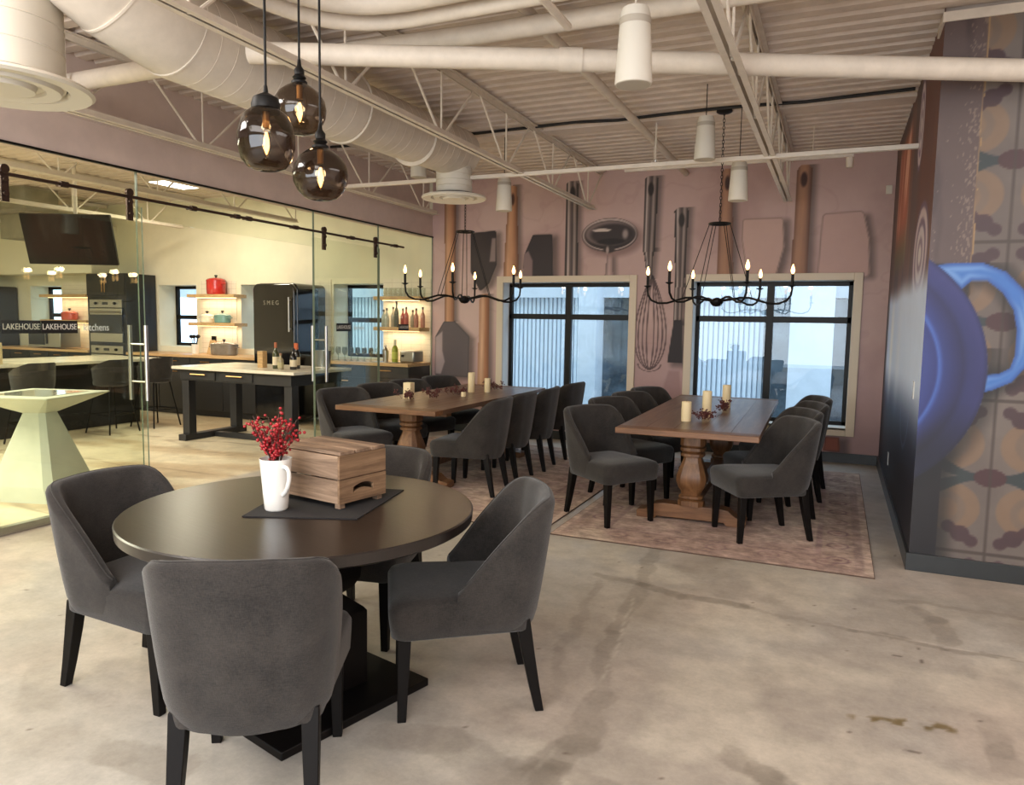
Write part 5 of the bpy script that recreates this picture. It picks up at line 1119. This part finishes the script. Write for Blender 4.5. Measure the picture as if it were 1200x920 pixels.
for k in range(9):
    p = (-5.84+k*0.079, 8.80, 1.83)
    if g0 is None: g0 = glass(p, 'clear tumbler on the upper bar shelf, first from the left end', 'tumblers on the upper bar shelf', False)
    else: q = g0.copy(); C.objects.link(q); q.location = p; q['label'] = 'clear tumbler on the upper bar shelf, %s from the left end' % ORD[k]
g1 = None
for k in range(14):
    p = (-6.50+(k % 7)*0.11, 8.50+0.14*(k//7), 0.93)
    if g1 is None: g1 = glass(p, 'clear wine glass on the bar worktop, first from left in the front row', 'wine glasses on the bar worktop', True, 1.0)
    else: q = g1.copy(); C.objects.link(q); q.location = p; q['label'] = 'clear wine glass on the bar worktop, %s from left in the %s row' % (ORD[k % 7], ('front', 'back')[k//7])
tr = tag(MB().box(-0.2, 0.2, -0.12, 0.12, 0, 0.012).build('serving_tray', m_steel, bevel=0.004), 'flat metal tray under the shaker and green bottle', 'tray'); tr.location = (-5.58, 8.52, 0.93)
bottle((-5.46, 8.50, 0.942), 0.30, 0.042, (150, 160, 50), 'yellow-green conical bottle on the bar tray', (220, 214, 190), None, (190, 196, 90), 0.3)
sh = thing('cocktail_shaker', 'steel cocktail shaker on the bar tray', 'shaker', (-5.62, 8.52, 0.942)); MB().lathe([(0.036, 0), (0.044, 0.14), (0.044, 0.15)], n=20).build('cup', m_steel, sh); MB().lathe([(0.044, 0.15), (0.030, 0.19), (0.020, 0.20), (0.020, 0.22), (0.01, 0.225)], n=20).build('lid', m_steel, sh)
ts = thing('toaster', 'brushed steel toaster at the right end of the bar worktop', 'toaster', (-5.27, 8.62, 0.93)); MB().box(-0.11, 0.11, -0.13, 0.13, 0.01, 0.17).build('toaster_body', m_steel, ts, bevel=0.02); MB().cbox((-0.06, -0.14, 0.10), (0.03, 0.02, 0.03)).build('lever', m_black, ts)
# peninsula with marble top
pn = thing('kitchen_peninsula', 'long dark peninsula with pale marble top behind the stools', 'kitchen island', (-9.4, 4.9, 0)); MB().box(-0.50, 0.28, -2.4, 2.6, 0.0, 0.88).build('peninsula_body', m_dark, pn, bevel=0.005)
pt = tag(MB().box(-0.58, 0.62, -2.5, 2.72, 0.88, 0.92).build('marble_worktop', m_marble, bevel=0.004), 'cream marble slab on top of the dark peninsula', 'worktop'); pt.location = (-9.4, 4.9, 0)
hb = thing('menu_box', 'cream card box with tan stripe standing on the marble slab', 'box', (-8.95, 5.35, 0.92), R_(25)); MB().box(-0.11, 0.11, -0.10, 0.10, 0, 0.25).build('box_body', m_candle, hb, bevel=0.004); MB().box(-0.09, -0.03, -0.103, 0, 0.01, 0.248).build('stripe', m_brass, hb)
to = thing('toaster_oven', 'steel toaster oven on the worktop left of the oven tower', 'toaster oven', (-12.45, 8.50, 0.93)); MB().box(-0.42, 0.42, -0.12, 0.25, 0.02, 0.36).build('oven_body', m_steel, to, bevel=0.01); MB().box(-0.38, 0.02, -0.13, -0.12, 0.06, 0.32).build('oven_door', mat('oven_glass', (22, 23, 26), 0.1), to); MB().tube([(-0.36, -0.155, 0.30), (0.0, -0.155, 0.30)], 0.01, 8).build('handle', m_steel, to); MB().box(0.06, 0.10, -0.13, -0.12, 0.08, 0.30).build('dial_panel', m_black, to)
df = thing('dark_fridge', 'tall black cabinet at the far left edge of the kitchen', 'cabinet', (-14.35, 8.3, 0)); MB().box(-0.45, 0.42, 0, 0.62, 0, 2.0).build('cabinet_body', m_dark, df, bevel=0.02); MB().box(-0.43, 0.40, -0.03, 0, 0.05, 1.96).build('cabinet_door', m_black, df, bevel=0.02)
# soffit, rectangular duct
struct(MB().box(-15, -11.29, 8.45, YB, 2.20, 3.0).build('trim_12', m_kwall, smooth=False), 'cream soffit over the far kitchen wall')
rd = thing('rectangular_duct', 'bare metal rectangular duct above the television', 'duct', (-11.2, 7.4, 2.62)); MB().box(-0.30, 0.30, -0.25, 0.25, 0, 0.75).build('duct_body', mat('galvanised', (150, 146, 132), 0.4, 0.6, noise=0.1, nscale=4), rd); MB().box(-0.32, 0.32, -0.27, 0.27, 0.35, 0.38).build('flange', m_steel, rd)
# television
tv = thing('television', 'large black flat television tilted down from the kitchen ceiling', 'television', (-8.72, 6.25, 2.43)); tv.rotation_euler = (R_(17), 0, R_(26)); tv.rotation_mode = 'XYZ'
MB().box(-0.54, 0.54, -0.02, 0.02, -0.31, 0.31).build('bezel', m_black, tv, bevel=0.004); MB().box(-0.53, 0.53, -0.023, -0.019, -0.30, 0.30).build('screen', mat('screen_black', (18, 14, 14), 0.6, spec=0.15), tv)
tm = (Matrix.Translation((-8.72, 6.25, 2.43)) @ tv.rotation_euler.to_matrix().to_4x4()).inverted()
pt_ = Vector((-8.78, 6.38, 2.45)); MB().tube([tm @ pt_, tm @ Vector((-8.78, 6.38, 3.37))], 0.025, 10).build('ceiling_pole', m_white, tv)
MB().box(-0.12, 0.12, 0.02, 0.10, -0.12, 0.12).build('mount_plate', m_black, tv)
# LED panel and vent stack pieces
lp = thing('ceiling_light_panel', 'bright square light panel on the kitchen ceiling', 'ceiling light', (-8.2, 7.5, 3.28)); MB().box(-0.30, 0.30, -0.3, 0.3, 0.0, 0.03).build('panel_frame', m_white, lp); MB().box(-0.28, 0.28, -0.28, 0.28, -0.004, 0.0).build('diffuser', m_led, lp)
l = bpy.data.lights.new('panel_light', 'AREA'); l.size = 0.5; l.energy = 45; l.color = (1, 0.9, 0.66); lo = bpy.data.objects.new('panel_light', l); C.objects.link(lo); lo.parent = lp; lo.location = (0, 0, -0.02)
# stools
def stool(loc, rz, label):
    r = thing('bar_stool', label, 'bar stool', loc, rz, 'charcoal bar stools along the peninsula')
    def ring(i):
        u = -1+2*i/16; a = u*R_(105); top = 0.95-0.20*max(0, abs(u)-0.35)**1.2; out = []
        for (k, z) in ((0.92, 0.62), (1.0, 0.72), (1.04, top)): out.append(Vector((0.235*k*math.sin(a), -0.215*k*math.cos(a)*1.0, z)))
        for (k, z) in ((0.98, top-0.003), (0.93, 0.72), (0.85, 0.64)): out.append(Vector((0.235*k*math.sin(a), -0.215*k*math.cos(a), z)))
        return out
    MB().loft([ring(i) for i in range(17)]).build('shell_back', m_fabric, r, angle=60)
    MB().lathe([(0.16, 0.60), (0.21, 0.62), (0.215, 0.66), (0.19, 0.68), (0.05, 0.685)], n=24).build('seat', m_fabric, r)
    for sx in (-1, 1):
        for sy in (-1, 1): MB().tube([(sx*0.13, sy*0.13, 0.61), (sx*0.22, sy*0.22, 0)], 0.010, 8).build('leg', m_black, r)
    MB().tube([(0.19, 0.19, 0.24), (-0.19, 0.19, 0.24), (-0.19, -0.19, 0.24), (0.19, -0.19, 0.24), (0.19, 0.19, 0.24)], 0.008, 6).build('foot_ring', m_black, r)
    return r
s0 = stool((-8.55, 6.62, 0), face(-1, 0), 'charcoal bar stool in the middle of the row, left of the sliding door handle')
dup(s0, (-8.55, 7.28, 0), face(-1, 0), 'charcoal bar stool at the right end of the peninsula row'); dup(s0, (-8.55, 5.6, 0), face(-1, 0), 'charcoal bar stool at the left, partly behind the white pedestal table')
# faceted white pedestal table
def pedestal():
    r = thing('pedestal_table', 'white faceted pedestal table just inside the glass', 'side table', (-6.03, 4.0, 0), R_(16.5))
    def oc(h, k, z):
        c = h*k; return [Vector(p) for p in ((h-c, -h, z), (h, -h+c, z), (h, h-c, z), (h-c, h, z), (-h+c, h, z), (-h, h-c, z), (-h, -h+c, z), (-h+c, -h, z))]
    MB().loft([oc(0.30, 0.10, 0), oc(0.28, 0.18, 0.12), oc(0.10, 0.35, 0.70)]).build('pedestal', m_concrete_w, r, smooth=False)
    MB().loft([oc(0.11, 0.35, 0.70), oc(0.37, 0.02, 0.845), oc(0.37, 0.02, 0.852)]).build('table_top', m_concrete_w, r, smooth=False)
    MB().box(-0.25, 0.25, -0.25, 0.25, 0.8525, 0.856).build('glass_inset', mat('inset_gloss', (190, 190, 175), 0.05, coat=0.8), r, smooth=False)
pedestal()
